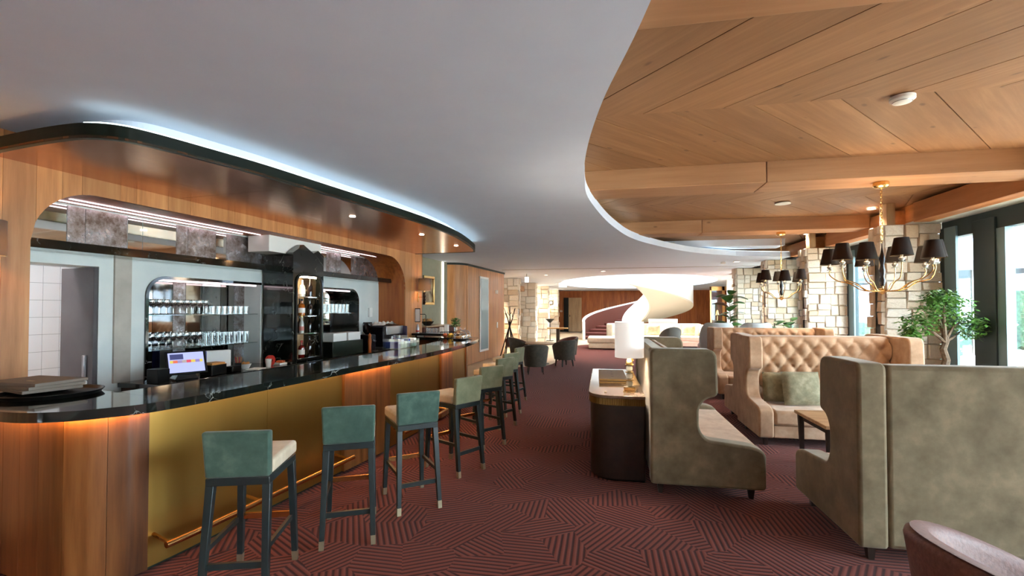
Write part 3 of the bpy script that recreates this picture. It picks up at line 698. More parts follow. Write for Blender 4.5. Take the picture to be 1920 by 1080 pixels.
# foot rail in sections
for a, b in ((2.2, 4.0), (4.95, 6.35), (6.98, 8.0)):
    p = [L_(q) for q in offset(split(fd, [S(a), S(b)])[0][0], .17)]
    fr = MB().tube([(x, y, .2) for x, y in p[::3]+[p[-1]]], .021, 10).build('foot_rail', 'rail_brass', bar)
    pin = [L_(q) for q in split(fd, [S(a), S(b)])[0][0]]
    for k in (2, len(p)//2, len(p)-3):
        x, y = p[k]; x2, y2 = pin[k]
        MB().tube([(x, y, .2), (x2, y2, .225)], .012, 8).build('bracket', 'rail_brass', fr)

# ---------------- canopy
cn = thing('bar_canopy', 'bronze bar canopy with a dark rounded fascia, hanging from the white ceiling', 'canopy', W(-3.8, 5.4, 2.78), -BA)
cp_ = [(-4.65, 2.14), (-4.1, 2.11), (-3.75, 2.11), (-3.55, 2.14), (-3.4, 2.24), (-3.32, 2.42), (-3.24, 2.75), (-3.15, 3.2), (-3.07, 3.9), (-2.98, 4.7), (-2.91, 5.5), (-2.9, 6.1), (-2.94, 6.8), (-3.05, 7.5), (-3.2, 8.2), (-3.3, 8.5), (-3.36, 8.62), (-3.5, 8.67), (-4.65, 8.64)]
cs = [(u+3.8, v-5.4) for u, v in smooth(cp_, 5)]
# soffit panels between seams
seams = [2.1, 3.6, 5.2, 6.8, 8.7]
def clipv(poly, lo, hi):
    def half(P, f):
        o = []
        for i in range(len(P)):
            a, b = P[i-1], P[i]; fa, fb = f(a), f(b)
            if (fa >= 0) != (fb >= 0): t = fa/(fa-fb); o.append((a[0]+(b[0]-a[0])*t, a[1]+(b[1]-a[1])*t))
            if fb >= 0: o.append(b)
        return o
    return half(half(poly, lambda p: p[1]-lo), lambda p: hi-p[1])
ins = cs
for a, b in zip(seams[:-1], seams[1:]):
    P = clipv(ins, a-5.4+.002, b-5.4-.002)
    MB().prism(P, .004, .02).build('soffit_panel', 'bronze_soffit', cn, ang=0)
MB().sweep(cs, [(0, 0), (0, .1), (-.035, .1), (-.035, 0)]).build('fascia', 'green_black', cn)
MB().prism(cs, .02, .1).build('core', 'green_black', cn, ang=0)
lc = [(u, v) for u, v in cs if u > .18]
MB().sweep([(u, v) for u, v in lc], [(-.03, .1), (-.03, .118), (-.05, .118), (-.05, .1)]).build('glow_strip', 'led_white', cn)
MB().prism([(p[0]*.9-.08, p[1]*.93) for p in cs], .1, .2195).build('neck', 'white_ceiling', cn, ang=0)
for (px, py) in ((-3.35, 6.4), (-3.35, 7.7), (-3.5, 4.9)):
    d = MB().lathe([(0, -.002), (.035, -.002), (.035, .004), (0, .004)], 16).build('downlight_lens', 'downlight', cn, loc=(px+3.8, py-5.4, 0))
    lamp('canopy_lamp', 'SPOT', (px+3.8, py-5.4, -.03), 14, (1, .85, .66), .03, (0, 0, 0), 100, .8, cn)

# ---------------- recess: light strips, duct box, worktop, cabinets
for lb, u, a, b in (('front pink light strip over the long shelf niche', -4.98, 2.86, 4.98), ('rear pink light strip over the long shelf niche', -5.14, 2.75, 4.85), ('front pink light strip over the small niche beyond the pillar', -4.98, 6.05, 7.7), ('rear pink light strip over the small niche beyond the pillar', -5.14, 6.05, 7.4)):
    tag(MB().box((u-.012, a, 2.632), (u+.012, b, 2.64)).build('light_strip', 'led_pink', rz=-BA), lb, 'light strip')
tag(MB().box((-5.2, 5.0, 2.42), (-4.85, 6.02, 2.638)).build('duct_box', 'white_paint', rz=-BA, bev=.004), 'white boxed duct above the black marble pillar', 'duct')
for lb, a, b in (('pink light strip under the rim of the long shelf niche', 3.86, 5.2), ('pink light strip under the rim of the small niche', 6.0, 7.3)):
    tag(MB().box((U_B-.03, a, 1.965), (U_B-.005, b, 1.985)).build('light_strip', 'led_pink', rz=-BA), lb, 'light strip')
wt = thing('back_counter', 'black marble back counter with dark cabinets behind the bar', 'counter', W(-5.0, 5.9), -BA)
MB().box((-.245, -2.45, .85), (.32, 2.3, .9)).build('worktop', 'black_marble', wt, bev=.006)
for k in range(6): MB().box((-.24, -2.42+k*.78, .08), (.27, -2.42+k*.78+.772, .85)).build('cabinet_door', 'dark_wood', wt, bev=.004)
MB().box((-.24, -2.4, 0), (.2, 2.25, .08)).build('plinth', 'black_metal', wt, ang=0)
# ---------------- marble pillar with bottle niche
pv0, pv1, pu = 5.28, 5.9, -4.71
pl = thing('marble_pillar', 'black marble pillar with a jagged mountain top and a bottle niche', 'pillar', W(-4.98, 5.59, .9), -BA)
def PLp(u, v, z): return (u+4.98, v-5.59, z-.9)
cut = roundpoly([(5.35, .96, .02), (5.35, 2.12, .12), (5.83, 2.12, .12), (5.83, .96, .02)], .05)
out = [(5.28, .9), (5.28, 2.415), (5.9, 2.415), (5.9, .9)]
bm = bmesh.new(); lo = []
for lp in (out, cut):
    vs = [bm.verts.new(PLp(pu, v, z)) for v, z in lp]; lo.append(vs)
    for i in range(len(vs)): bm.edges.new((vs[i], vs[(i+1) % len(vs)]))
bmesh.ops.triangle_fill(bm, edges=bm.edges[:], use_beauty=True)
r_ = bmesh.ops.extrude_face_region(bm, geom=bm.faces[:]); bmesh.ops.translate(bm, vec=(-.5, 0, 0), verts=[q for q in r_['geom'] if isinstance(q, bmesh.types.BMVert)])
bmesh.ops.recalc_face_normals(bm, faces=bm.faces); me = bpy.data.meshes.new('body'); bm.to_mesh(me); bm.free(); me.materials.append(MATS['black_marble'])
link('body', me, pl)
MB().prism([(v-5.59, z-.9) for v, z in ((5.28, 2.415), (5.28, 2.43), (5.48, 2.56), (5.68, 2.46), (5.78, 2.51), (5.9, 2.44), (5.9, 2.415))], pu+4.98-.12, pu+4.98, 'x').build('crest', 'black_marble', pl, ang=0)
MB().box(PLp(pu-.05, 5.38, 2.1), PLp(pu-.03, 5.8, 2.115)).build('light_strip', 'led_niche', pl)
n = len(cut); m = MB(); vs = []
for i, (v, z) in enumerate(cut):
    a = cut[i-1]; b = cut[(i+1) % n]; dx, dz = b[0]-a[0], b[1]-a[1]; L = math.hypot(dx, dz) or 1; nx, nz = -dz/L, dx/L
    for du, k in ((.0, -.0), (.018, .0), (.018, .028), (0, .028)): vs.append(PLp(pu+du, v+nx*k, z+nz*k))
m.add(vs, [(i*4+k, ((i+1) % n)*4+k, ((i+1) % n)*4+(k+1) % 4, i*4+(k+1) % 4) for i in range(n) for k in range(4)]).build('niche_rim', 'black_metal', pl)
m = MB().box(PLp(-5.02, 5.3, .95), PLp(-5.0, 5.88, 2.2)); m.build('niche_back', 'table_wood', pl, ang=0)
for z in (.965, 1.31, 1.56, 1.83): MB().box(PLp(-5.0, 5.352, z-.012), PLp(pu-.02, 5.828, z)).build('glass_shelf', 'shelf_glass', pl)
def bottle(label, u, v, z, prof, mat, lab=None, cap='black_metal', grp='bottles in the marble pillar niche', s=1.0):
    t = thing('bottle', label, 'bottle', W(u, v, z), -BA, grp)
    P = {'tall': [(0, 0), (.036, 0), (.037, .01), (.037, .15), (.03, .18), (.014, .21), (.013, .26)], 'square': [(0, 0), (.044, 0), (.045, .01), (.045, .13), (.038, .16), (.016, .175), (.015, .21)], 'decanter': [(0, 0), (.05, 0), (.056, .03), (.05, .08), (.022, .14), (.018, .19), (.024, .2)]}[prof]
    P = [(r*s, h*s) for r, h in P]; H_ = P[-1][1]
    b = MB().lathe(P, 16).build('glass', mat, t); MB().lathe([(0, H_-.002), (P[-1][0]*1.15, H_), (P[-1][0]*1.15, H_+.03*s), (0, H_+.03*s)], 12).build('cap', cap, t)
    if lab:
        r0 = P[2][0]*1.015; MB().lathe([(r0, .04*s), (r0, .11*s)], 16, cap=False).build('paper_label', lab, b)
    return t
un_ = -4.82  # rightmost dark bottle of each shelf stands in for a reflection
for lb, v, z, p, m_, lab, cap in (('pale decanter with a white collar on the top niche shelf', 5.42, 1.83, 'decanter', 'glass_pale', None, 'paper_white'), ('square pale bottle with white label on the top niche shelf', 5.58, 1.83, 'square', 'glass_pale', 'paper_white', 'steel'), ('dark tall bottle standing for a mirror image on the top niche shelf', 5.74, 1.83, 'tall', 'glass_dark', None, 'black_metal'),
    ('amber bottle with gold label on the second niche shelf', 5.42, 1.56, 'tall', 'glass_amber', 'gold_box', 'gold'), ('amber square bottle with white label on the second niche shelf', 5.58, 1.56, 'square', 'glass_amber', 'paper_white', 'black_metal'), ('dark bottle standing for a mirror image on the second niche shelf', 5.74, 1.56, 'square', 'glass_dark', None, 'black_metal'),
    ('green bottle with white label on the third niche shelf', 5.42, 1.31, 'tall', 'glass_green', 'paper_white', 'glass_green'), ('pale bottle with pink label on the third niche shelf', 5.58, 1.31, 'tall', 'glass_pale', 'pinkish_card', 'gold'), ('dark bottle standing for a mirror image on the third niche shelf', 5.74, 1.31, 'tall', 'glass_dark', None, 'black_metal'),
    ('green bottle on the bottom niche shelf', 5.43, .965, 'tall', 'glass_green', 'fruit_yellow', 'steel'), ('red bottle on the bottom niche shelf', 5.58, .965, 'square', 'glass_red', 'paper_white', 'red_plastic'), ('dark bottle standing for a mirror image on the bottom niche shelf', 5.74, .965, 'tall', 'glass_dark', None, 'black_metal')):
    bottle(lb, un_, v, z, p, m_, lab, cap, s=.88 if p == 'tall' and z < 1.7 and z > 1 else 1.0)
# back row, darker
for z in (1.31, 1.56):
    for v in (5.5, 5.66): bottle('dark amber bottle in the back row of the marble niche', -4.93, v, z, 'tall', 'glass_dark' if v > 5.6 else 'glass_amber', None, s=.85)

# ---------------- shelves and glasses
def shelf(label, a, b, z):
    t = tag(MB().box((U_B-.28, a, z-.012), (U_B-.02, b, z)).build('glass_shelf', 'shelf_glass', rz=-BA, bev=.002), label, 'shelf'); return t
shelf('upper glass shelf in the long niche', 3.76, 5.25, 1.59); shelf('lower glass shelf in the long niche', 3.76, 5.25, 1.2); shelf('glass shelf in the small niche beyond the pillar', 5.93, 7.45, 1.59)
shelf('lower glass shelf in the small niche beyond the pillar', 5.93, 7.45, 1.27)
tumb = MB().lathe([(0, .0), (.034, 0), (.038, .1), (.036, .1), (.032, .012), (0, .012)], 14).mesh('tumbler', 'clear_glass')
tall = MB().lathe([(0, 0), (.03, 0), (.035, .15), (.033, .15), (.028, .014), (0, .014)], 14).mesh('highball_glass', 'clear_glass')
wine = MB().lathe([(0, 0), (.034, 0), (.03, .006), (.005, .012), (.0045, .075), (.024, .095), (.036, .125), (.03, .175), (.0285, .175), (.034, .125), (.022, .098), (0, .09)], 14).mesh('wine_glass', 'clear_glass')
def glass(me, nm, lb, u, v, z, grp): tag(link(nm, me, None, W(u, v, z), -BA), lb, 'glass', grp)
for i in range(9):
    for r in range(2): glass(wine, 'wine_glass', 'clear stemmed glass in the '+('front', 'back')[r]+' row on the upper niche shelf', U_B-.075-r*.11, 3.84+i*.082, 1.59, 'stemmed glasses on the upper shelf')
for i in range(7):
    for r in range(2): glass(tumb, 'tumbler', 'clear tumbler in the '+('front', 'back')[r]+' row on the upper niche shelf', U_B-.075-r*.11, 4.6+i*.084, 1.59, 'tumblers on the upper shelf')
for i in range(8):
    for r in range(2): glass(wine, 'wine_glass', 'clear stemmed glass in the '+('front', 'back')[r]+' row on the lower niche shelf', U_B-.075-r*.11, 3.84+i*.082, 1.2, 'stemmed glasses on the lower shelf')
for i in range(8):
    for r in range(2): glass(tall, 'highball_glass', 'clear tall glass in the '+('front', 'back')[r]+' row on the lower niche shelf', U_B-.075-r*.1, 4.52+i*.084, 1.2, 'tall glasses on the lower shelf')
for i in range(8):
    for r in range(2): glass(tall, 'highball_glass', 'clear tall glass in the '+('front', 'back')[r]+' row in the small niche', U_B-.075-r*.11, 6.62+i*.1, 1.59, 'tall glasses in the small niche')

# ---------------- things on the back counter
ZB = .9
def bx(name, label, cat, u, v, z, su, sv, sz, mat, rz=0, bev=.004, grp=None):
    return tag(MB().box((-su/2, -sv/2, 0), (su/2, sv/2, sz)).build(name, mat, None, W(u, v, z), -BA+rz, bev), label, cat, grp)
ps = thing('till_screen', 'touch screen till with a lit display on the back counter', 'till', W(-4.88, 3.88, ZB), -BA+R(-22))
sc_ = MB().box((-.02, -.19, -.12), (.0, .19, .14)).build('casing', 'black_metal', ps, bev=.006); sc_.location = (.06, 0, .17); sc_.rotation_euler = (0, R(-22), 0)
d_ = MB().add([(.0015, -.165, -.1), (.0015, .165, -.1), (.0015, .165, .12), (.0015, -.165, .12)], [(0, 1, 2, 3)])
# display is modelled facing +x; generated coordinates: y across, z up
me = d_.mesh('display', 'screen', 0); dd = link('display', me, sc_)
MB().frustum((-.02, 0, 0), (.2, .22, 0), (.02, 0, .1), (.06, .1, 0)).build('foot', 'black_metal', ps, bev=.004)
bx('speaker_box', 'small black box beside the till screen', 'box', -4.86, 3.58, ZB, .16, .12, .14, 'black_metal')
pr_ = thing('receipt_printer', 'black receipt printer with a wooden tray on top', 'printer', W(-4.85, 4.2, ZB), -BA)
MB().box((-.09, -.1, 0), (.09, .1, .12)).build('body', 'black_metal', pr_, bev=.01); MB().box((-.07, -.085, .12), (.08, .085, .14)).box((-.09, -.1, .118), (.09, .1, .122)).build('tray', 'bread', pr_, bev=.003)
bn = thing('file_box', 'white file box with a blue side behind the receipt printer', 'file box', W(-5.08, 4.46, ZB), -BA+R(-25))
MB().box((-.04, -.13, 0), (.04, .13, .25)).build('box', 'paper_white', bn, bev=.003); MB().box((-.041, -.136, 0), (.041, -.13, .25)).build('side', 'blue_ink', bn)
bx('card_terminal', 'black card terminal on the back counter', 'card terminal', -4.84, 4.46, ZB, .1, .16, .07, 'black_metal', R(10), .01)
pc = thing('pen_cup', 'pen cup holding red and tan pens', 'pen cup', W(-4.92, 4.6, ZB), -BA)
MB().lathe([(0, 0), (.035, 0), (.04, .09), (.036, .09), (.03, .01), (0, .01)], 14).build('cup', 'black_metal', pc)
for k, mt in enumerate(('red_plastic', 'bread', 'red_plastic', 'bread')): MB().tube([(.01*k-.015, .005*k, .012), (.02*k-.03, .012*k-.01, .16)], .005, 6).build('pen', mt, pc)
bw = thing('snack_bowl', 'white bowl heaped with snacks on the back counter', 'bowl', W(-4.95, 4.74, ZB), -BA)
MB().lathe([(0, 0), (.04, 0), (.07, .06), (.066, .06), (.037, .006), (0, .006)], 18).build('bowl', 'paper_white', bw)
for k in range(7): MB().lathe([(0, -.02), (.018, -.01), (.02, .005), (0, .02)], 8, (.03*cos(k), .03*sin(k), .062+.008*(k % 2))).build('snack', 'bread', bw)
tag(MB().lathe([(0, 0), (.03, 0), (.038, .1), (.035, .1), (.027, .008), (0, .008)], 16).build('paper_cup', 'paper_white', None, W(-4.82, 4.98, ZB)), 'white paper cup on the back counter', 'cup')
rd = thing('red_tape_roll', 'red ring shaped roll standing beside the paper cup', 'roll', W(-4.88, 5.07, ZB), -BA)
t_ = MB().sweep([(.045*cos(k*PI/12), .045*sin(k*PI/12)) for k in range(24)], [(-.02, -.02), (.025, -.02), (.025, .02), (-.02, .02)], closed=True).build('ring', 'red_plastic', rd); t_.rotation_euler = (0, R(90), 0); t_.location = (0, 0, .07)
bx('notepad', 'open white notepad lying on the back counter', 'notepad', -4.76, 4.72, ZB, .15, .22, .012, 'paper_white', R(20), .002)
bx('napkin_pack', 'flat white napkin pack beside the red roll', 'napkins', -4.84, 5.2, ZB, .14, .12, .03, 'paper_white', R(-8), .006)
bx('orange_packet', 'orange packet lying on the napkin pack', 'packet', -4.83, 5.2, ZB+.03, .09, .08, .03, 'orange_box', R(15), .008)
# beyond the pillar: boxes, grinder, espresso machine
for lb, v in (('white carton on the dark green crate, nearer the pillar', 6.42), ('white carton on the dark green crate, nearer the coffee grinder', 6.8)):
    bx('carton', lb, 'carton', -4.92, v, ZB+.24, .24, .33, .13, 'paper_white')
bx('bottle_crate', 'dark green crate under the white cartons', 'crate', -4.92, 6.6, ZB, .3, .8, .24, 'green_black', 0, .01)
gr = thing('coffee_grinder', 'tall black coffee grinder beyond the marble pillar', 'coffee grinder', W(-4.9, 7.32, ZB), -BA)
MB().box((-.1, -.09, 0), (.12, .09, .3)).build('body', 'machine_dark', gr, bev=.02); MB().lathe([(.04, .3), (.08, .36), (.085, .5), (.07, .52), (0, .52)], 18).build('hopper', 'glass_dark', gr)
MB().tube([(.1, 0, .2), (.17, 0, .18)], .02, 8).build('spout', 'steel', gr); MB().box((.06, -.07, .0), (.18, .07, .02)).build('drip_tray', 'steel', gr)
pm = thing('pepper_mill', 'slim wooden mill standing before the coffee grinder', 'mill', W(-4.72, 7.12, ZB), -BA)
MB().lathe([(0, 0), (.03, 0), (.026, .1), (.032, .2), (.022, .26), (.03, .3), (0, .34)], 14).build('body', 'oak_deep', pm)
bx('menu_card', 'pink card propped behind the coffee grinder', 'card', -5.1, 7.75, ZB, .03, .3, .3, 'pinkish_card')
em = thing('espresso_machine', 'dark espresso machine with cups on top at the arch end', 'espresso machine', W(-4.82, 7.86, ZB), -BA)
MB().box((-.2, -.3, .05), (.1, .3, .45)).build('body', 'machine_dark', em, bev=.03); MB().prism([(-.3, .0), (.3, .0), (.3, .16), (-.3, .16)], .1, .16, 'x').build('front_panel', 'steel', em, loc=(0, 0, .28), bev=.01)
MB().box((-.2, -.3, 0), (.24, .3, .06)).build('drip_tray', 'steel', em, bev=.01); MB().box((-.2, .29, .0), (.24, .33, .43)).build('side_panel', 'tower_purple', em, bev=.02)
for y in (-.15, .12):
    g_ = MB().lathe([(0, 0), (.035, 0), (.035, .05), (0, .05)], 14).build('group_head', 'steel', em, loc=(.17, y, .2)); MB().tube([(0, 0, .01), (.16, .03, -.01)], .012, 8).build('portafilter_handle', 'black_metal', g_)
cl_ = MB().grid(lambda a, b: (-.18+.26*a, -.28+.5*b, .456+.05*abs(sin(9*a+4*b))*sin(7*b)**2+.035*(1-abs(2*b-1))), 10, 18).build('folded_towel', 'white_fabric', None, W(-4.82, 7.86, ZB), -BA); tag(cl_, 'crumpled white towel on top of the espresso machine', 'towel')
th_ = tag(MB().box((-.01, -.05, 0), (.03, .05, .18)).build('soap_dispenser', 'paper_white', None, W(U_B+.012, 7.9, 1.5), -BA, .01), 'small white dispenser on the pale recess wall', 'dispenser')
# ---------------- on the bar counter
ZC = 1.1
tr = thing('serving_tray', 'round black serving tray on the near end of the bar', 'tray', W(-3.72, 2.06, ZC), -BA)
MB().lathe([(0, 0), (.24, 0), (.26, .025), (.252, .025), (.235, .006), (0, .006)], 36).build('tray', 'black_metal', tr)
mf = thing('menu_folder', 'taupe menu folders stacked on the black tray', 'menu', W(-3.9, 2.08, ZC+.026), -BA)
for k in range(3):
    q = MB().box((-.22, -.15, 0), (.22, .15, .02)).build('folder', 'felt_brown', mf, bev=.003, loc=(0, 0, .0205*k), rz=R(6*k-8))
MB().box((-.03, -.01, .0), (.03, .01, .002)).build('emblem', 'print_brown', mf, loc=(.05, -.06, .0615))
cad = thing('acrylic_caddy', 'clear white acrylic caddy with blue packets on the bar', 'caddy', W(-3.45, 6.0, ZC), -BA)
MB().box((-.12, -.3, 0), (.12, .3, .012)).box((-.12, -.3, .012), (-.112, .3, .1)).box((.112, -.3, .012), (.12, .3, .1)).box((-.12, -.3, .012), (.12, -.292, .14)).box((-.12, .292, .012), (.12, .3, .12)).box((-.12, -.02, .012), (.12, -.012, .18)).build('case', 'shelf_glass', cad)
for k in range(6): MB().box((-.1, -.27+k*.09, .013), (.1, -.2+k*.09, .1+.03*(k % 2))).build('packet', 'paper_white' if k % 3 else 'blue_ink', cad, bev=.006)
# raised end shelf with condiments
sh_ = thing('end_shelf', 'raised black shelf on the far return of the bar', 'shelf', W(-4.0, 8.58, ZC), -BA)
MB().box((-.62, -.17, .03), (.42, .16, .07)).build('board', 'black_metal', sh_, bev=.004)
for u in (-.55, .35): MB().box((u, -.14, 0), (u+.04, .14, .03)).build('support', 'black_metal', sh_)
ZS = ZC+.07
def onshelf(u, v): return W(u, v, ZS)
def holder(lb, u, v, wdt, h, mat): return tag(MB().box((-.04, -.03, 0), (.04, .03, h)).build('napkin_holder', mat, None, onshelf(u, v), -BA, .008), lb, 'holder')
pk = thing('menu_stand', 'black framed menu card on a bent black stand', 'menu stand', W(-4.42, 8.6, ZS), -BA)
MB().box((-.1, -.03, 0), (.06, .03, .008)).build('foot', 'black_metal', pk); MB().tube([(.02, 0, 0), (.02, 0, .36), (0, 0, .38), (-.12, 0, .38)], .007, 8).build('arm', 'black_metal', pk)
MB().box((-.22, -.012, .22), (-.1, .0, .5)).build('frame', 'black_metal', pk, bev=.004); MB().box((-.21, -.016, .235), (-.11, -.012, .485)).build('card', 'paper_white', pk)
sk = thing('bar_shaker', 'steel shaker with a red grip on the end shelf', 'shaker', onshelf(-4.52, 8.48), -BA)
MB().lathe([(0, 0), (.03, 0), (.034, .11), (.02, .15), (.018, .18), (0, .18)], 16).build('body', 'steel', sk); MB().lathe([(.032, .03), (.036, .03), (.037, .06), (.033, .06)], 16, cap=False).build('grip', 'red_plastic', sk)
for k in range(4): tag(link('tumbler', tumb, None, onshelf(-4.33+.085*k, 8.56), -BA), 'clear tumbler on the raised end shelf of the bar', 'glass', 'tumblers on the end shelf')
holder('small white card holder on the end shelf', -4.0, 8.5, .08, .13, 'paper_white'); holder('taller white card holder on the end shelf', -3.905, 8.52, .08, .18, 'paper_white')
vs_ = thing('mint_vase', 'glass vase with a bunch of green mint on the end shelf', 'vase', onshelf(-3.73, 8.56), -BA)
MB().lathe([(0, 0), (.03, 0), (.036, .12), (.033, .12), (.027, .01), (0, .01)], 16).build('vase', 'clear_glass', vs_)
random.seed(21); m = MB()
for k in range(260):
    a = random.uniform(0, 2*PI); r = random.uniform(0, .09); z = .13+random.uniform(0, .16); c = Vector((r*cos(a), r*sin(a), z)); d = Vector((cos(a), sin(a), random.uniform(-.2, .8))).normalized(); s_ = d.cross(Vector((0, 0, 1))).normalized()
    m.add([c-s_*.014, c+d*.025-s_*.018, c+d*.055, c+d*.025+s_*.018], [(0, 1, 2, 3)])
fo = m.build('leaves', 'leaf', vs_, ang=0); fo['kind'] = 'stuff'; MB().tube([(0, 0, .012), (.01, 0, .2)], .006, 6).build('stems', 'leaf_dark', vs_)
fb = thing('fruit_basket', 'black wire basket holding yellow and red fruit on the bar end', 'fruit basket', W(-3.72, 8.2, ZC), -BA)
for r, z in ((.1, .005), (.14, .06), (.16, .12)): MB().tube([(r*cos(k*PI/12), r*sin(k*PI/12), z) for k in range(25)], .005, 6).build('wire_ring', 'black_metal', fb)
for k in range(10): a = k*PI/5; MB().tube([(.1*cos(a), .1*sin(a), .005), (.14*cos(a), .14*sin(a), .06), (.16*cos(a), .16*sin(a), .12)], .003, 5).build('wire', 'black_metal', fb)
for lb, x, y, mt in (('yellow banana shaped fruit', .04, .05, 'fruit_yellow'), ('red apple', -.06, -.02, 'fruit_red'), ('yellow lemon', .05, -.05, 'fruit_yellow')):
    p0 = fb.location; tag(MB().lathe([(0, -.045), (.025, -.04), (.045, -.01), (.042, .02), (.02, .042), (0, .036)], 14).build('fruit', mt, None, (p0[0]+x, p0[1]+y, ZC+.055)), lb.replace('banana shaped fruit', 'pear')+' in the black wire basket', 'fruit', 'fruit in the wire basket')
for lb, u, v, r in (('larger glass cake dome over pastries on the bar end', -3.34, 7.88, .13), ('smaller glass cake dome on the bar end', -3.4, 8.24, .11)):
    cdm = thing('cake_dome', lb, 'cake dome', W(u, v, ZC), -BA)
    MB().lathe([(0, 0), (.06, 0), (.05, .012), (r+.03, .02), (r+.03, .026), (0, .026)], 28).build('plate', 'dark_wood', cdm)
    MB().lathe([(r, .027)]+[(r*cos(t*PI/16), .06+r*sin(t*PI/16)) for t in range(8)]+[(.012, .06+r), (.016, .075+r), (.012, .09+r), (0, .092+r)], 28, cap=False).build('dome', 'clear_glass', cdm)
    for k in range(3): tag(MB().lathe([(0, 0), (.035, 0), (.045, .02), (.03, .04), (0, .045)], 12).build('pastry', 'bread', None, W(u+.06*cos(2.1*k), v+.06*sin(2.1*k), ZC+.026)), 'small golden pastry under '+('the larger' if r > .12 else 'the smaller')+' glass dome', 'pastry', 'pastries under the '+('larger' if r > .12 else 'smaller')+' dome')
# ---------------- sconces, picture
def sconce(label, v):
    t = thing('wall_sconce', label, 'wall lamp', W(U_F, v, 1.9), -BA)
    MB().box((.0, -.015, -.1), (.02, .015, .1)).build('back_plate', 'gold', t, bev=.003); MB().tube([(.02, 0, 0), (.14, 0, 0), (.15, 0, 0)], .008, 8).build('arm', 'gold', t)
    MB().lathe([(0, -.16), (.012, -.15), (.03, -.12), (.02, -.09), (.035, -.05), (.02, -.02), (.035, .02), (.02, .06), (.03, .09), (.012, .12), (0, .13)], 16, (.15, 0, 0)).build('stem', 'dark_wood', t)
    MB().lathe([(.13, .13), (.13, .38), (.127, .38), (.127, .13)], 28, (.16, 0, 0), False).build('shade', 'shade_taupe', t)
    MB().lathe([(0, .17), (.025, .19), (.03, .22), (.02, .25), (0, .26)], 12, (.16, 0, 0)).build('bulb', 'bulb_warm', t)
sconce('wall sconce with a taupe drum shade at the far end of the oak wall', 8.72); sconce('wall sconce with a taupe drum shade by the near end of the bar', 2.06)
pt = thing('framed_picture', 'gold framed brown picture on the sage wall', 'picture', W(-5.68, 11.22, 2.15), -BA)
MB().box((0, -.3, -.38), (.01, .3, .38)).build('backing', 'dark_wood', pt); MB().box((.01, -.24, -.32), (.014, .24, .32)).build('canvas', 'print_brown', pt)
for a, b in (((.01, -.3, -.38), (.05, .3, -.31)), ((.01, -.3, .31), (.05, .3, .38)), ((.01, -.3, -.31), (.05, -.23, .31)), ((.01, .23, -.31), (.05, .3, .31))): MB().box(a, b).build('frame_bar', 'gold', pt, bev=.01)
sb = thing('sideboard', 'dark red brown sideboard by the sage wall', 'sideboard', W(-5.4, 10.9), -BA)
MB().box((-.26, -.9, .08), (.26, .9, 1.22)).build('body', 'stair_brown', sb, bev=.03); MB().box((-.27, -.91, 1.22), (.27, .91, 1.25)).build('top', 'pale_oak', sb, bev=.005)
for x in (-.2, .2):
    for y in (-.8, .8): MB().box((x-.03, y-.03, 0), (x+.03, y+.03, .08)).build('foot', 'dark_wood', sb)
nb = thing('bread_bowl', 'dark bowl heaped with bread rolls on the sideboard', 'bowl', W(-5.38, 10.6, 1.25), -BA)
MB().lathe([(0, 0), (.08, 0), (.17, .1), (.16, .1), (.07, .01), (0, .01)], 20).build('bowl', 'dark_wood', nb)
for k in range(7): MB().lathe([(0, -.03), (.045, -.015), (.045, .01), (0, .035)], 10, (.08*cos(k*1.05), .08*sin(k*1.05), .11+.03*(k % 2))).build('roll', 'bread', nb)
# twig coat stand
cs_ = thing('coat_stand', 'coat stand of crossed dark twigs with a bucket at its middle', 'coat stand', (-3.22, 16.1, 0), 0)
random.seed(4)
for k in range(6):
    a = k*PI/3+.3; b = a+2.6
    P0 = Vector((.32*cos(a), .32*sin(a), 0)); P1 = Vector((.04*cos(a), .04*sin(a), .95)); P2 = Vector((.22*cos(b), .22*sin(b), random.uniform(1.65, 1.9)))
    q = MB().tube([P0, P0.lerp(P1, .5), P1, P1.lerp(P2, .5)+Vector((.02, .01, 0)), P2], [.022, .02, .02, .016, .01], 7).build('branch', 'dark_wood', cs_)
    MB().tube([P1.lerp(P2, .6), P1.lerp(P2, .6)+Vector((.07*cos(b+1), .07*sin(b+1), .12))], .009, 6).build('twig', 'dark_wood', q)
MB().lathe([(0, .35), (.13, .35), (.16, .62), (.15, .62), (.12, .37), (0, .37)], 18).build('bucket', 'tub_inner', cs_)

# ================================================================ STOOLS
def make_stool(label, mat, loc, rz):
    """origin: floor point under the middle of the back; local +y towards the bar, x across"""
    t = thing('bar_stool', label, 'bar stool', loc, rz, 'bar stools along the counter')
    w2 = .175
    MB().frustum((0, .0, .70), (.345, .055), (0, -.028, .965), (.365, .05)).build('backrest', mat, t, bev=.014, seg=3)
    MB().box((-w2, .028, .70), (w2, .44, .785)).build('seat', 'stool_cream', t, bev=.022, seg=3)
    MB().box((-w2+.004, -.022, .655), (w2-.004, .425, .70)).build('seat_frame', 'stool_leg', t, bev=.004)
    for sx in (-1, 1):
        xb = sx*(w2-.024)
        for (ya, yb, k) in ((.005, -.07, 0), (.40, .43, 1)):
            def P(z, off=0): f = 1-z/.66; return (xb+sx*.02*f, ya+(yb-ya)*f, z)
            lg = MB().frustum(P(.06), (.034, .034), P(.66), (.044, .044)).build('leg', 'stool_leg', t, bev=.003)
            MB().frustum(P(0), (.032, .032), P(.06), (.034, .034)).build('foot_cap', 'foot_cap', lg)
        MB().frustum((xb+sx*.012, .16, .29), (.02, .40), (xb+sx*.012, .16, .32), (.02, .40)).build('stretcher', 'stool_leg', t) 
    MB().box((-w2+.02, -.045, .20), (w2-.02, -.025, .235)).build('stretcher', 'stool_leg', t)
    MB().box((-w2+.02, .405, .29), (w2-.02, .425, .325)).build('stretcher', 'rail_brass', t)
    return t
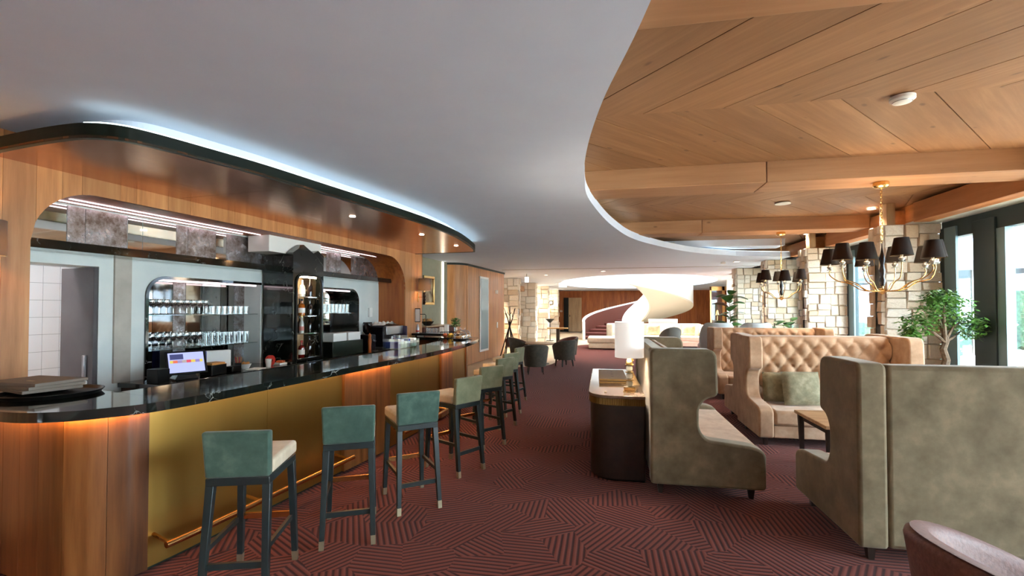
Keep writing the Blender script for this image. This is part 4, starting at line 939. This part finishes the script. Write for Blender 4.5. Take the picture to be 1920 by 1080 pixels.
ST = [((-2.19, 2.24), (-1.85, 2.35)), ((-1.91, 2.96), (-1.61, 3.11)), ((-1.62, 3.56), (-1.36, 3.77)), ((-1.40, 4.47), (-1.25, 4.73)), ((-1.40, 5.38), (-1.21, 5.65)), ((-1.42, 6.32), (-1.25, 6.62)), ((-1.49, 7.07), (-1.31, 7.38)), ((-1.50, 8.1), (-1.40, 8.5))]
LB = ['teal backed bar stool beside the walnut end of the bar, first in the row', 'teal backed bar stool, second in the row from the walnut end', 'teal backed bar stool, third in the row, before the middle walnut panel', 'grey green bar stool, fourth in the row from the walnut end', 'sage bar stool, fifth in the row, halfway along the curve', 'sage bar stool, sixth in the row from the walnut end', 'pale sage bar stool, seventh in the row, next to the sideways one', 'sage bar stool turned sideways at the far end of the bar']
for i, (a, b) in enumerate(ST):
    cx, cy = (a[0]+b[0])/2, (a[1]+b[1])/2; an = math.atan2(b[1]-a[1], b[0]-a[0])
    # back top leans .028 behind the origin
    bxx, byy = -sin(an), cos(an)
    make_stool(LB[i], 'stool_teal' if i < 3 else 'stool_sage', (cx+bxx*.05, cy+byy*.05, 0), an)

# ================================================================ BOOTHS
def tuft(L, z0, z1, y, d, p=.2, q=.27):
    def fn(a, b):
        x = (a-.5)*L; z = z0+(z1-z0)*b
        u = x/p+(z-z0)/q; v = x/p-(z-z0)/q
        h = (abs(sin(PI*u))*abs(sin(PI*v)))**.33
        e = min(1, min(b, 1-b)*12)
        return (x, y-d*h*e-.004, z)
    return MB().grid(fn, int(L/.022), int((z1-z0)/.022))
def make_booth(label, L, loc, rz, tufted=True, mat='velvet_taupe_shaded', grp='high backed booth sofas', depth=.95):
    """local: faces -y, back plane at y=0, x across"""
    t = thing('booth_sofa', label, 'booth sofa', loc, rz, grp); D = depth; S_ = .17
    prof = [(0, .1, .03), (0, 1.3, .06), (-.56, 1.3, .09), (-.57, .89, .07), (-.47, .87, .08), (-.41, .79, .08), (-.41, .60, .08), (-.47, .51, .05), (-D+.1, .47, .05), (-D, .43, .07), (-D, .1, .04)]
    pp = roundpoly(prof, .05, 5)
    for sx in (-1, 1):
        xa = sx*(L/2); xb = sx*(L/2-S_)
        MB().prism(pp, min(xa, xb), max(xa, xb), 'x').build('side_panel', mat, t, bev=.022, seg=3)
    MB().box((-L/2+S_+.004, -.16, .1), (L/2-S_-.004, -.012, 1.285)).build('backrest', mat, t, bev=.03, seg=3)
    if tufted: tuft(L-2*S_-.02, .43, 1.27, -.16, .075).build('tufted_cushion', 'velvet_tan_lit', t, ang=180)
    else: MB().box((-L/2+S_+.006, -.24, .43), (L/2-S_-.006, -.16, 1.27)).build('back_cushion', 'velvet_tan_lit', t, bev=.03, seg=3)
    MB().box((-L/2+S_+.003, -D+.03, .1), (L/2-S_-.003, -.16, .25)).build('seat_base', mat, t, bev=.01)
    MB().box((-L/2+S_+.003, -D+.005, .25), (L/2-S_-.003, -.17, .43)).build('seat_cushion', 'velvet_tan_lit', t, bev=.035, seg=3)
    for sx in (-1, 1):
        for y in (-.09, -D+.1): MB().frustum((sx*(L/2-.1), y, 0), (.035, .035), (sx*(L/2-.1), y, .1), (.055, .055)).build('leg', 'dark_wood', t)
    return t
make_booth('shade-toned taupe velvet booth with a sculpted end wing, backed by the dark lamp cabinet', 1.95, (.41, 5.33, 0), R(90), tufted=False)
make_booth('shade-toned taupe velvet booth showing its plain back, in front of the tufted booth', 2.35, (1.63+1.175, 3.45, 0), R(180), depth=1.05)
make_booth('tan tufted booth holding the two olive cushions', 1.98, (2.83, 7.1, 0), 0, mat='velvet_tan_lit')
make_booth('tan velvet booth back to back with the cushioned tufted booth', 1.98, (2.89, 7.12, 0), R(180), mat='velvet_tan_lit')
make_booth('tan tufted booth farthest from the bar cabinet, before the pale wing chairs', 2.08, (3.1, 10.1, 0), 0, mat='velvet_tan_lit')
def pillow(label, loc, rx, rz, s=.42, h=.4, mat='pillow_olive', grp=None):
    def fn(sd):
        def f(a, b):
            x = (a-.5); z = (b-.5); e = max(0, (1-(2*x)**4))*max(0, (1-(2*z)**4))
            k = 1-.06*(1-abs(2*x))*0; return (x*s*k, sd*.075*e**.6, z*h)
        return f
    m = MB(); m.grid(fn(-1), 12, 12); m.grid(fn(1), 12, 12)
    o = m.build('cushion', mat, None, loc, 0, ang=180); o.rotation_euler = (rx, 0, rz); return tag(o, label, 'cushion', grp)
pillow('lighter olive cushion propped in front in the tufted booth', (2.47, 6.58, .645), R(-14), R(6), .46, .42); pillow('darker olive cushion behind, against the wing of the tufted booth', (2.25, 6.74, .63), R(-12), R(-6), .36, .38)
# tables
def square_table(label, loc, sx, sy, h, top='table_wood'):
    t = thing('booth_table', label, 'table', loc)
    MB().box((-sx/2, -sy/2, h-.035), (sx/2, sy/2, h)).build('table_top', top, t, bev=.008)
    for a in (-1, 1):
        for b in (-1, 1): MB().frustum((a*(sx/2-.06), b*(sy/2-.06), 0), (.03, .03), (a*(sx/2-.05), b*(sy/2-.05), h-.035), (.05, .05)).build('leg', 'dark_wood', t)
    MB().box((-sx/2+.06, -sy/2+.06, h-.1), (sx/2-.06, sy/2-.06, h-.035)).build('apron', 'dark_wood', t)
square_table('square wooden table between the facing booths', (2.6, 5.3, 0), 1.1, .75, .55); square_table('wooden table between the tan booths', (2.9, 8.65, 0), 1.1, .6, .55)

# ================================================================ LAMP CABINET
cb = thing('lamp_cabinet', 'dark rounded cabinet with a fluted brass band and marble top', 'cabinet', (.13, 5.6, 0))
def rr(d): return roundpoly([(-.28-d, -1.0-d, .3), (.26, -1.0-d, .02), (.26, 1.05, .02), (-.28-d, 1.05, .02)], .02, 8)
MB().prism(rr(-.02), .03, .73).build('body', 'dark_wood', cb); MB().prism(rr(-.06), 0, .03).build('plinth', 'black_metal', cb)
MB().prism(rr(.0), .795, .825).build('marble_top', 'brown_marble', cb, bev=.006)
bp = rr(-.01); MB().prism(rr(-.015), .73, .795).build('band', 'brass_flute', cb)
fm = MB().lathe([(0, 0), (.006, 0), (.006, .062), (0, .062)], 8).mesh('flute', 'brass_flute')
P = rr(-.012); Pp = P[-1:]+P[:12]; pth = [P[0]]
ring = [(-.268, 1.0)]+[p for p in P if p[1] < .9 and p[0] < .2]+[(.25, -.988)]
dist = 0; last = None; acc2 = [0]
for a, b in zip(ring[:-1], ring[1:]): acc2.append(acc2[-1]+math.hypot(b[0]-a[0], b[1]-a[1]))
s_ = acc2[-1]-.01
cnt = 0
while s_ > 0 and cnt < 110:
    for i in range(len(acc2)-1):
        if acc2[i] <= s_ <= acc2[i+1]:
            t_ = (s_-acc2[i])/(acc2[i+1]-acc2[i] or 1); link('flute', fm, cb, (ring[i][0]+(ring[i+1][0]-ring[i][0])*t_, ring[i][1]+(ring[i+1][1]-ring[i][1])*t_, .732)); break
    s_ -= .0165; cnt += 1
ZL = .825
tl = thing('table_lamp', 'brass table lamp with a white drum shade on the cabinet', 'lamp', (.255, 4.86, ZL))
MB().lathe([(0, 0), (.062, 0), (.062, .012), (.052, .014), (.058, .03), (.058, .05), (.0, .05)], 24).build('base', 'gold', tl)
z = .05
for k in range(3):
    MB().lathe([(0, 0), (.012, 0), (.03, .012), (.034, .035), (.028, .055), (.012, .066), (0, .066)], 20, (0, 0, z)).build('glass_bead', 'glass_pale', tl)
    MB().lathe([(0, 0), (.042, 0), (.042, .006), (.02, .01), (0, .01)], 20, (0, 0, z+.066)).build('brass_disc', 'gold', tl); z += .076
MB().lathe([(0, 0), (.035, 0), (.032, .02), (.02, .05), (.008, .06), (.008, .32), (0, .32)], 20, (0, 0, z)).build('stem', 'gold', tl)
MB().lathe([(.012, 0), (.012, .05)], 8, (.03, 0, z+.03)).build('switch', 'gold', tl)
MB().lathe([(.142, .345), (.142, .70), (.139, .70), (.139, .345)], 36, cap=False).build('shade', 'lamp_cloth', tl)
lamp('lamp_bulb', 'POINT', (0, 0, .52), 6, (1, .9, .76), .04, parent=tl)
def flatbox(name, lb, cat, loc, sx, sy, sz, mat, rz): return tag(MB().box((-sx/2, -sy/2, 0), (sx/2, sy/2, sz)).build(name, mat, None, loc, rz, .004), lb, cat)
fb_ = thing('game_box', 'flat gold brown wooden box with round emblems on the lamp cabinet', 'box', (.1, 5.8, ZL), R(1))
MB().box((-.155, -.42, 0), (.155, .42, .016)).build('bottom_tray', 'gold_box', fb_, bev=.002); MB().box((-.15, -.415, .016), (.15, .415, .024)).build('seam', 'dark_wood', fb_); MB().box((-.155, -.42, .024), (.155, .42, .045)).build('lid', 'gold_box', fb_, bev=.002)
for y in (-.2, 0, .2): MB().lathe([(0, 0), (.014, 0), (.014, .001), (0, .001)], 12, (0, y, .045)).build('emblem', 'felt_brown', fb_)
dc = thing('metal_star_ornament', 'small folded metal ornament behind the lamp', 'ornament', (.33, 5.35, ZL))
MB().add([(-.06, -.06, 0), (.06, -.06, 0), (.06, .06, 0), (-.06, .06, 0), (0, 0, .1), (-.02, .08, .16)], [(0, 1, 4), (1, 2, 4), (2, 3, 4), (3, 0, 4), (2, 3, 5), (3, 2, 1, 0)]).build('body', 'gold_box', dc, ang=0)
tag(MB().box((-.012, -.012, 0), (.012, .012, .01)).build('table_marker', 'paper_white', None, (.02, 4.78, ZL)), 'tiny white cube on the lamp cabinet', 'marker')

# ================================================================ TUB CHAIRS
def make_tub(label, loc, rz, outer, inner_m, grp=None, H=.77, Ha=.60, w=.33, base=.2, name='tub_chair', dip=0, legs='dark_wood', thick=.07, scale=1.0):
    """local: back at -y, opening to +y"""
    t = thing(name, label, 'armchair', loc, rz, grp)
    N = 36; vo, vi = [], []; A0 = R(128)
    def rad(a):
        return w*(1+.05*cos(2*a))
    m = MB(); vs = []; sec = 8
    for i in range(N+1):
        a = -A0+2*A0*i/N; f = abs(a)/A0
        hz = H-(H-Ha)*(f**1.8)+dip*math.cos(a*3)*(1 if f < .5 else 1)*0+dip*(abs(sin(a*1.4))**2 if f < .6 else abs(sin(R(128)*.6*1.4))**2*max(0, (1-f)/.4))
        ro = rad(a); top = ro+.03
        dx, dy = sin(a), -cos(a)
        ring = [(ro-.035, base), (top, hz-.035), (top-.006, hz-.012), (top-.03, hz), (top-thick+.015, hz-.008), (top-thick, hz-.035), (ro-thick-.02, .40), (ro-thick-.02, base)]
        for r, z_ in ring: vs.append((dx*r*1.0, dy*r*1.0, z_))
    S8 = 8
    fs = [(i*S8+k, (i+1)*S8+k, (i+1)*S8+(k+1) % S8, i*S8+(k+1) % S8) for i in range(N) for k in range(S8)]+[tuple(range(S8)), tuple(N*S8+k for k in range(S8))]
    m.add(vs, fs).build('shell', outer, t, ang=60)
    # inner lining
    vs2 = []
    for i in range(N+1):
        a = -A0+2*A0*i/N; f = abs(a)/A0; hz = H-(H-Ha)*(f**1.8)+dip*(abs(sin(a*1.4))**2 if f < .6 else abs(sin(R(128)*.6*1.4))**2*max(0, (1-f)/.4)); ro = rad(a); top = ro+.03; dx, dy = sin(a), -cos(a)
        for r, z_ in ((top-.022, hz+.003), (top-thick+.008, hz-.008), (top-thick-.008, hz-.04), (ro-thick-.028, .38)): vs2.append((dx*r, dy*r, z_))
    MB().add(vs2, [(i*4+k, (i+1)*4+k, (i+1)*4+k+1, i*4+k+1) for i in range(N) for k in range(3)]).build('lining', inner_m, t, ang=180)
    pts = [((w-.09)*sin(2*PI*k/28)*1.02, (w-.09)*-cos(2*PI*k/28)+ (.03 if cos(2*PI*k/28) < 0 else 0)) for k in range(28)]
    MB().prism(pts, base, .42).build('seat', inner_m, t, bev=.03, seg=3)
    for a in (45, 135, 225, 315): MB().frustum((.27*cos(R(a)), .25*sin(R(a)), 0), (.025, .025), (.24*cos(R(a)), .22*sin(R(a)), base), (.042, .042)).build('leg', legs, t)
    t.scale = (scale,)*3
    return t
G = 'dark tub chairs at the round table'
make_tub('dark tub chair at the round table with its back to the sofa lounge aisle', (-1.12, 13.75, 0), R(40), 'tub_dark', 'tub_inner', G)
make_tub('dark tub chair between the sideways bar stool and the round table', (-1.72, 12.0, 0), R(12), 'tub_dark', 'tub_inner', G)
make_tub('dark tub chair at the round table by the coat stand', (-2.6, 14.75, 0), R(-75), 'tub_dark', 'tub_inner', G)
make_tub('dark tub chair on the far side of the round table', (-1.15, 15.15, 0), R(125), 'tub_dark', 'tub_inner', G)
make_tub('mauve brown leather tub chair in front of the plain booth back', (1.74, 2.14, 0), R(-80), 'tub_mauve', 'tub_mauve', None, .75, .46, .47, thick=.09)
rt = thing('round_table', 'round wooden table among the dark tub chairs', 'table', (-1.85, 14.2, 0))
MB().lathe([(0, 0), (.24, 0), (.24, .015), (.03, .03), (.03, .59), (.08, .6), (0, .6)], 20).build('pedestal', 'dark_wood', rt); MB().lathe([(0, .6), (.5, .6), (.5, .63), (0, .63)], 36).build('table_top', 'table_wood', rt)
wb = thing('water_bottle', 'clear water bottle on the round table', 'bottle', (-1.72, 14.2, .63)); MB().lathe([(0, 0), (.035, 0), (.037, .12), (.02, .17), (.014, .22), (0, .22)], 14).build('glass', 'clear_glass', wb); MB().lathe([(0, .22), (.016, .22), (.016, .24), (0, .24)], 12).build('cap', 'paper_white', wb)
# pale wing chairs behind the last booth
for lb, x in (('pale blue wing chair behind the last booth, nearer the aisle', 2.6), ('pale blue wing chair behind the last booth, nearer the windows', 3.42)):
    make_tub(lb, (x, 11.75, 0), R(0), 'pale_blue_fabric', 'pale_blue_fabric', 'pale wing chairs', 1.34, .7, .36, .2, 'wing_chair', .12)
# grey armchair and lounge sofa in the distance
make_tub('grey wing chair with its back towards the booths, before the cream sofa', (2.15, 16.2, 0), R(15), 'grey_fabric', 'grey_fabric', None, 1.08, .6, .34, .2, 'wing_chair', 0)
sf = thing('lounge_sofa', 'large cream corner sofa with a chaise in front of the stair', 'sofa', (.9, 21.5, 0))
MB().box((-1.5, -1.85, .04), (.15, -.2, .26)).build('chaise_base', 'cream_fabric', sf, bev=.03); MB().box((-1.55, -1.88, .26), (.18, -.2, .48)).build('chaise_cushion', 'cream_fabric', sf, bev=.06, seg=3)
MB().box((-.6, -.2, .04), (3.3, .85, .26)).build('seat_base', 'cream_fabric', sf, bev=.03)
for k in range(3): MB().box((-.55+k*1.28, -.2, .26), (.7+k*1.28, .7, .48)).build('seat_cushion', 'cream_fabric', sf, bev=.06, seg=3)
MB().box((-.7, .7, .04), (3.4, 1.0, 1.0)).build('backrest', 'cream_fabric', sf, bev=.06, seg=3); MB().box((3.3, -.25, .04), (3.6, 1.0, .95)).build('arm', 'cream_fabric', sf, bev=.06, seg=3); MB().box((-.75, -.1, .04), (-.5, 1.0, 1.0)).build('arm', 'cream_fabric', sf, bev=.06, seg=3)
for lb, x, y, mt, rz in (('white cushion on the chaise end of the cream sofa', .62, 21.8, 'white_fabric', 10), ('tan cushion on the cream sofa', 2.2, 21.95, 'velvet_tan_lit', -12), ('white cushion lying before the tan one on the cream sofa', 2.85, 21.8, 'white_fabric', 14), ('tan cushion in the arm corner of the cream sofa', 3.7, 21.9, 'velvet_tan_lit', -25), ('white cushion by the lamp side of the cream sofa', 1.45, 21.85, 'white_fabric', 5)):
    pillow(lb, (x, y, .73), R(-16), R(rz), .56, .46, mt, 'cushions on the cream sofa')
tag(MB().box((2.1, 22.9, 0), (3.4, 23.1, 1.2)).build('low_partition', 'white_paint', bev=.02), 'low white partition behind the cream sofa', 'partition')

# ================================================================ STAIR
sx, sy = 1.75, 26.2
stt = thing('spiral_stair', 'sweeping white spiral stair with maroon treads rising into the ceiling opening', 'staircase', (sx, sy, 0), 0)
T0, T1, RO, RI = 188, -128, 2.75, .75
def zt(d): return 2.05*(T0-d)/180
NS = 21; st_ = (T0-T1)/NS
for k in range(NS):
    a0, a1 = T0-k*st_, T0-(k+1)*st_; z0 = zt(a1)
    arc = [a0+(a1-a0)*q/4 for q in range(5)]
    pts = [(RI*cos(R(a)), RI*sin(R(a))) for a in arc]+[(RO*cos(R(a)), RO*sin(R(a))) for a in arc[::-1]]
    MB().prism(pts, z0-.17, z0-.035).build('riser', 'stair_brown', stt, ang=30); MB().prism(pts, z0-.035, z0).build('tread', 'stair_carpet', stt, ang=30)
ND = 90
def ribbon(r0, r1, lo, hi, m, nm):
    vs = []
    for i in range(ND+1):
        d = T0+3+(T1-T0-3)*i/ND; z = zt(d); c, s = cos(R(d)), sin(R(d)); e = min(1, i/4)
        L, Hh = lo(z, d), hi(z, d)
        vs += [(r0*c, r0*s, L), (r1*c, r1*s, L), (r1*c, r1*s, Hh), (r0*c, r0*s, Hh)]
    return MB().add(vs, [(i*4+k, (i+1)*4+k, (i+1)*4+(k+1) % 4, i*4+(k+1) % 4) for i in range(ND) for k in range(4)]+[(0, 1, 2, 3), tuple(ND*4+k for k in (3, 2, 1, 0))]).build(nm, m, stt, ang=40)
ribbon(RO+.01, RO+.14, lambda z, d: max(0, z-.4), lambda z, d: z+.98, 'white_paint', 'outer_balustrade')
ribbon(RO-.012, RO+.005, lambda z, d: max(0.02, z-.2), lambda z, d: z+.9, 'stair_brown', 'inner_lining')
ribbon(RI-.1, RI, lambda z, d: max(0, z-.4), lambda z, d: z+.9, 'white_paint', 'inner_balustrade')
ribbon(RI, RO+.02, lambda z, d: max(0, z-.42), lambda z, d: max(.01, z-.36), 'white_paint', 'soffit')

# ================================================================ CHANDELIERS
def chandelier(label, loc, n, rad, drop, sc=1.0, ph=0):
    """loc: ceiling point"""
    t = thing('chandelier', label, 'chandelier', loc, 0)
    MB().lathe([(0, 0), (.075, 0), (.078, -.01), (.078, -.045), (.06, -.065), (.012, -.075), (0, -.075)], 24).build('ceiling_cup', 'gold', t)
    zc = -.075; k = 0
    lk = MB().tube([(.011*cos(q*PI/6), 0, .02*sin(q*PI/6)) for q in range(13)], .0035, 5).mesh('chain_link', 'gold')
    while zc > -(drop-.62*sc):
        o = link('chain_link', lk, t, (0, 0, zc-.018)); o.rotation_euler = (0, 0, R(90*(k % 2)+20)); zc -= .031; k += 1
    m = MB().lathe([(0, -drop), (.012, -drop+.004), (.03, -drop+.025), (.055, -drop+.04), (.03, -drop+.06), (.012, -drop+.07), (.01, -drop+.10)], 18); m.build('hub', 'gold', t)
    MB().lathe([(0, -drop+.09), (.022, -drop+.1), (.034, -drop+.16), (.02, -drop+.2), (.032, -drop+.27), (.018, -drop+.34), (.03, -drop+.41), (.014, -drop+.48), (.008, -drop+.52), (0, -drop+.64*sc)], 16).build('glass_column', 'glass_dark', t)
    for k in range(n):
        a = 2*PI*k/n+ph; c, s = cos(a), sin(a); zt_ = -drop+.30*sc+(.03 if k % 2 else 0); rr_ = rad*(1 if k % 2 == 0 else .92)
        pth = smooth([(.03, -drop+.04), (.18*rad/.5, -drop+.05), (.3*rad/.5, -drop+.13*sc), (.42*rad/.5, -drop+.17*sc), (rr_, zt_-.06), (rr_, zt_)], 5)
        arm = MB().tube([(r*c, r*s, z_) for r, z_ in pth], .006, 8).build('arm', 'gold', t)
        MB().lathe([(0, 0), (.034, 0), (.03, .008), (.012, .012), (.028, .03), (.03, .045), (.014, .06), (.012, .1), (0, .1)], 14, (rr_*c, rr_*s, zt_)).build('candle_cup', 'glass_pale', arm)
        sh = MB().lathe([(.102, .07), (.064, .26), (.062, .26), (.1, .07)], 22, (rr_*c, rr_*s, zt_), False).build('shade', 'shade_dark', arm)
        MB().lathe([(0, .1), (.014, .11), (.017, .135), (.01, .165), (0, .175)], 10, (rr_*c, rr_*s, zt_)).build('bulb', 'bulb_warm', arm)
    lamp('chandelier_lamp', 'POINT', (0, 0, -drop+.75*sc), 4*sc, (1, .76, .5), .15, parent=t)
    return t
chandelier('large brass chandelier with black shades hanging over the booths', (3.16, 6.12, 3.12), 10, .5, 1.30, 1.0, .2)
chandelier('smaller brass chandelier with black shades hanging before the far piers', (3.33, 9.74, 3.12), 6, .36, 1.30, .95, .35)

# ================================================================ PLANTS
def leafy(n, spots, size, seed, m=None, droop=.2):
    random.seed(seed); m = m or MB()
    for k in range(n):
        c0, rad = random.choice(spots)
        while True:
            d = Vector((random.uniform(-1, 1), random.uniform(-1, 1), random.uniform(-1, 1)))
            if d.length < 1: break
        c = Vector(c0)+Vector((d.x*rad[0], d.y*rad[1], d.z*rad[2])); a = random.uniform(0, 2*PI); f = Vector((cos(a), sin(a), random.uniform(-.7, .5)-droop)).normalized(); s = f.cross(Vector((random.uniform(-.3, .3), random.uniform(-.3, .3), 1))).normalized(); u = f.cross(s)
        L = size*random.uniform(.7, 1.3)
        m.add([c, c+f*L*.4+s*L*.26+u*L*.05, c+f*L, c+f*L*.4-s*L*.26+u*L*.05], [(0, 1, 2, 3)])
    return m
bo = thing('ficus_bonsai', 'bushy green ficus bonsai in a tall planter before the stone pier', 'plant', (4.6, 7.5, 0))
MB().lathe([(0, 0), (.2, 0), (.26, .75), (.27, .85), (.24, .85), (.23, .8), (0, .8)], 28).build('planter', 'terracotta', bo); MB().lathe([(0, .8), (.235, .8), (0, .815)], 20).build('soil', 'bark', bo)
MB().tube([(0, 0, .8), (.05, .02, .95), (.0, 0, 1.1), (.06, .03, 1.22), (.0, 0, 1.36), (-.06, 0, 1.55)], [.05, .045, .04, .035, .025, .012], 8).build('trunk', 'bark', bo)
for e_ in ((.3, .1, 1.5), (-.3, -.05, 1.45), (-.1, -.2, 1.7), (.12, .1, 1.8), (.35, .2, 1.35)): MB().tube([(.03, .01, 1.2), (e_[0]*.5, e_[1]*.5, e_[2]-.1), e_], [.022, .015, .006], 6).build('branch', 'bark', bo)
fo = leafy(2600, [((-.1, -.05, 1.62), (.3, .3, .22)), ((-.32, -.05, 1.45), (.24, .25, .16)), ((.12, .05, 1.68), (.28, .28, .2)), ((.28, .1, 1.5), (.24, .25, .14)), ((.42, .15, 1.4), (.2, .22, .16)), ((-.02, 0, 1.82), (.22, .22, .12)), ((-.45, -.1, 1.3), (.1, .14, .12))], .068, 33).build('foliage', 'leaf', bo, ang=0); fo['kind'] = 'stuff'
def bigleaf(L, wd):
    def f(a, b):
        x = (b-.5)*2; t = a; w_ = wd*math.sin(PI*min(1, t*.96+.02))**.7
        return (t*L, x*w_, .12*L*math.sin(PI*t)-.04*L*x*x-.18*L*t*t)
    return MB().grid(f, 8, 4).mesh('leaf', 'leaf_dark', 180)
LF = bigleaf(.34, .12)
def leafplant(name, label, loc, pot_h, h, n, seed, s=1.0, spread=.06):
    random.seed(seed); t = thing(name, label, 'plant', loc)
    MB().lathe([(0, 0), (.16, 0), (.2, pot_h), (.18, pot_h), (.17, pot_h-.04), (0, pot_h-.04)], 22).build('pot', 'paper_white', t)
    MB().tube([(0, 0, pot_h-.04), (.02, 0, (pot_h+h)/2), (-.01, 0, h)], [.02, .015, .008], 7).build('stem', 'bark', t)
    for k in range(n):
        z_ = pot_h+.15+(h-pot_h-.1)*k/n; a = k*2.4+random.uniform(-.3, .3)
        o = link('leaf', LF, t, (.02*cos(a), .02*sin(a), z_)); o.rotation_euler = (random.uniform(-.3, .3), random.uniform(-.5, .1), a); o.scale = (s*random.uniform(.8, 1.15),)*3
    return t
leafplant('fiddle_leaf_fig', 'tall fiddle leaf fig by the far stone pier', (4.0, 16.2, 0), .45, 2.15, 24, 5, 1.35)
leafplant('rubber_plant', 'low plant with broad dark leaves below the smaller chandelier, nearer the aisle', (4.15, 12.6, 0), .5, 1.3, 9, 6, 1.1)
leafplant('rubber_plant', 'low plant with upright dark leaves beside the window pier', (4.62, 12.9, 0), .5, 1.4, 9, 8, 1.1)

# ================================================================ DISTANT THINGS
bs = thing('hall_stand', 'slim black stand with a dark bowl before the stone piers', 'stand', (-2.75, 24.6, 0))
MB().lathe([(0, 0), (.2, 0), (.2, .02), (.02, .03), (.02, .95), (0, .95)], 14).build('pole', 'black_metal', bs); MB().lathe([(0, .95), (.05, .95), (.25, 1.15), (.23, 1.15), (.04, .99), (0, .99)], 18).build('bowl', 'black_metal', bs)
ct = thing('console_table', 'narrow wooden console table before the stone piers', 'table', (-2.2, 23.0, 0))
MB().box((-.5, -.2, .7), (.5, .2, .75)).build('table_top', 'bread', ct, bev=.005); MB().box((-.05, -.15, 0), (.1, .15, .7)).build('leg', 'dark_wood', ct)
for lb, x, y in (('small black wall light on the stone pier by the slim stand', -3.9, 26.86), ('small black wall light on the stone pier nearest the far wall', -3.5, 31.96)):
    t = thing('wall_light', lb, 'wall lamp', (x, y, 2.1)); MB().box((-.12, -.1, -.12), (.12, 0, .12)).build('body', 'black_metal', t, bev=.01); MB().box((-.05, -.104, -.05), (.05, -.1, .05)).build('lens', 'downlight', t)
    lamp('wall_light_lamp', 'POINT', (0, -.3, 0), 12, (1, .8, .55), .05, parent=t)
for x, y in ((-4.6, 19.2), (-4.4, 22.8), (-4.2, 26.0), (-4.0, 31.0)):
    down('round downlight in the white ceiling above the warm stone piers', x, y, Z_C, .05, 190, (1, .78, .52), 80)['group'] = 'downlights above the warm piers'
fl_ = thing('floor_lamp', 'slim brass floor lamp beside the cream sofa', 'floor lamp', (4.75, 21.2, 0))
MB().lathe([(0, 0), (.18, 0), (.18, .02), (.012, .03), (.012, 1.45), (0, 1.45)], 14).build('pole', 'gold', fl_); MB().lathe([(.0, 1.45), (.09, 1.4), (.03, 1.62), (0, 1.62)], 14).build('head', 'gold', fl_)
for lb, x, y in (('maroon pouf beside the pale wing chair', 2.75, 14.9), ('maroon pouf with a white tray near the cream sofa arm', 3.9, 18.8)):
    t = thing('pouf', lb, 'pouf', (x, y, 0)); MB().lathe([(0, .03), (.36, .03), (.4, .12), (.4, .32), (.34, .40), (0, .42)], 26).build('cushion', 'tub_inner', t); MB().lathe([(0, 0), (.3, 0), (.3, .03), (0, .03)], 20).build('base', 'dark_wood', t)
lt = thing('coffee_table', 'low white topped table behind the aisle booth', 'table', (2.35, 13.6, 0)); MB().lathe([(0, 0), (.2, 0), (.03, .03), (.03, .42), (0, .42)], 16).build('pedestal', 'dark_wood', lt); MB().lathe([(0, .42), (.42, .42), (.42, .45), (0, .45)], 30).build('table_top', 'white_paint', lt)

# ================================================================ OUTSIDE
struct(MB().box((5.7, -20, -.2), (40, 60, -.03)).build('terrace', 'terrace', ang=0), 'pale terrace paving outside the windows')
def hedge(label, x0, x1, y0, y1, z1, seed, n):
    t = thing('hedge', label, 'hedge', ((x0+x1)/2, (y0+y1)/2, -.03)); sx_, sy_ = x1-x0, y1-y0
    MB().box((-sx_/2+.1, -sy_/2+.1, 0), (sx_/2-.1, sy_/2-.1, z1-.1)).build('core', 'hedge', t)
    q = leafy(n, [((0, 0, z1/2), (sx_/2*1.4, sy_/2*1.3, z1/2*1.2))], .14, seed).build('foliage', 'hedge', t, ang=0); q['kind'] = 'stuff'
hedge('tall clipped hedge along the terrace', 9.0, 10.2, 6.5, 12.7, 2.2, 41, 5000)
tag(MB().box((8.3, 6.3, -.03), (8.6, 12.9, .8)).build('planter_wall', 'awning', bev=.02), 'low white wall before the terrace hedge', 'wall'); hedge('low hedge farther along the terrace', 11, 12.5, 14.5, 24, 1.2, 42, 3000)
def parasol(label, x, y, r=1.7, z=2.5):
    t = thing('parasol', label, 'parasol', (x, y, -.03)); MB().lathe([(0, 0), (.25, 0), (.25, .06), (.025, .07), (.025, z+.5), (0, z+.5)], 12).build('pole', 'steel', t)
    MB().lathe([(0, z+.55), (r, z), (r, z-.18), (r-.01, z-.18), (r-.02, z-.02), (0, z+.5)], 8).build('canopy', 'parasol_cloth', t, ang=20)
parasol('white parasol on the terrace before the hedge', 7.4, 11.2, 1.2, 2.6); parasol('white parasol on the terrace past the second pier', 8.2, 14.8, 1.5, 2.7); parasol('white parasol on the terrace by the low hedge', 7.6, 17.9, 1.4, 2.7)
def patio_chair(label, x, y, rz):
    make_tub(label, (x, y, -.03), rz, 'awning', 'awning', 'white terrace chairs', .85, .6, .32, .2, 'patio_chair', 0, 'steel')
patio_chair('white curved patio chair by the near parasol', 6.7, 10.6, R(60)); patio_chair('white curved patio chair under the farther parasol', 6.9, 12.9, R(130))
bd = thing('neighbour_building', 'grey building across the terrace', 'building', (22, 26, -.03))
MB().box((-4, -16, 0), (4, 16, 6)).build('walls', 'facade', bd); MB().prism([(-4.6, 6), (4.6, 6), (0, 8.6)], -16.4, 16.4, 'y').build('roof', 'felt_brown', bd)
for k in range(8):
    q = MB().box((-4.05, -14+k*3.6, 1.0), (-3.98, -12.4+k*3.6, 2.6)).build('window', 'paper_white', bd); MB().box((-4.06, -13.9+k*3.6, 1.1), (-4.05, -12.5+k*3.6, 2.5)).build('pane', 'pane_blue', q)
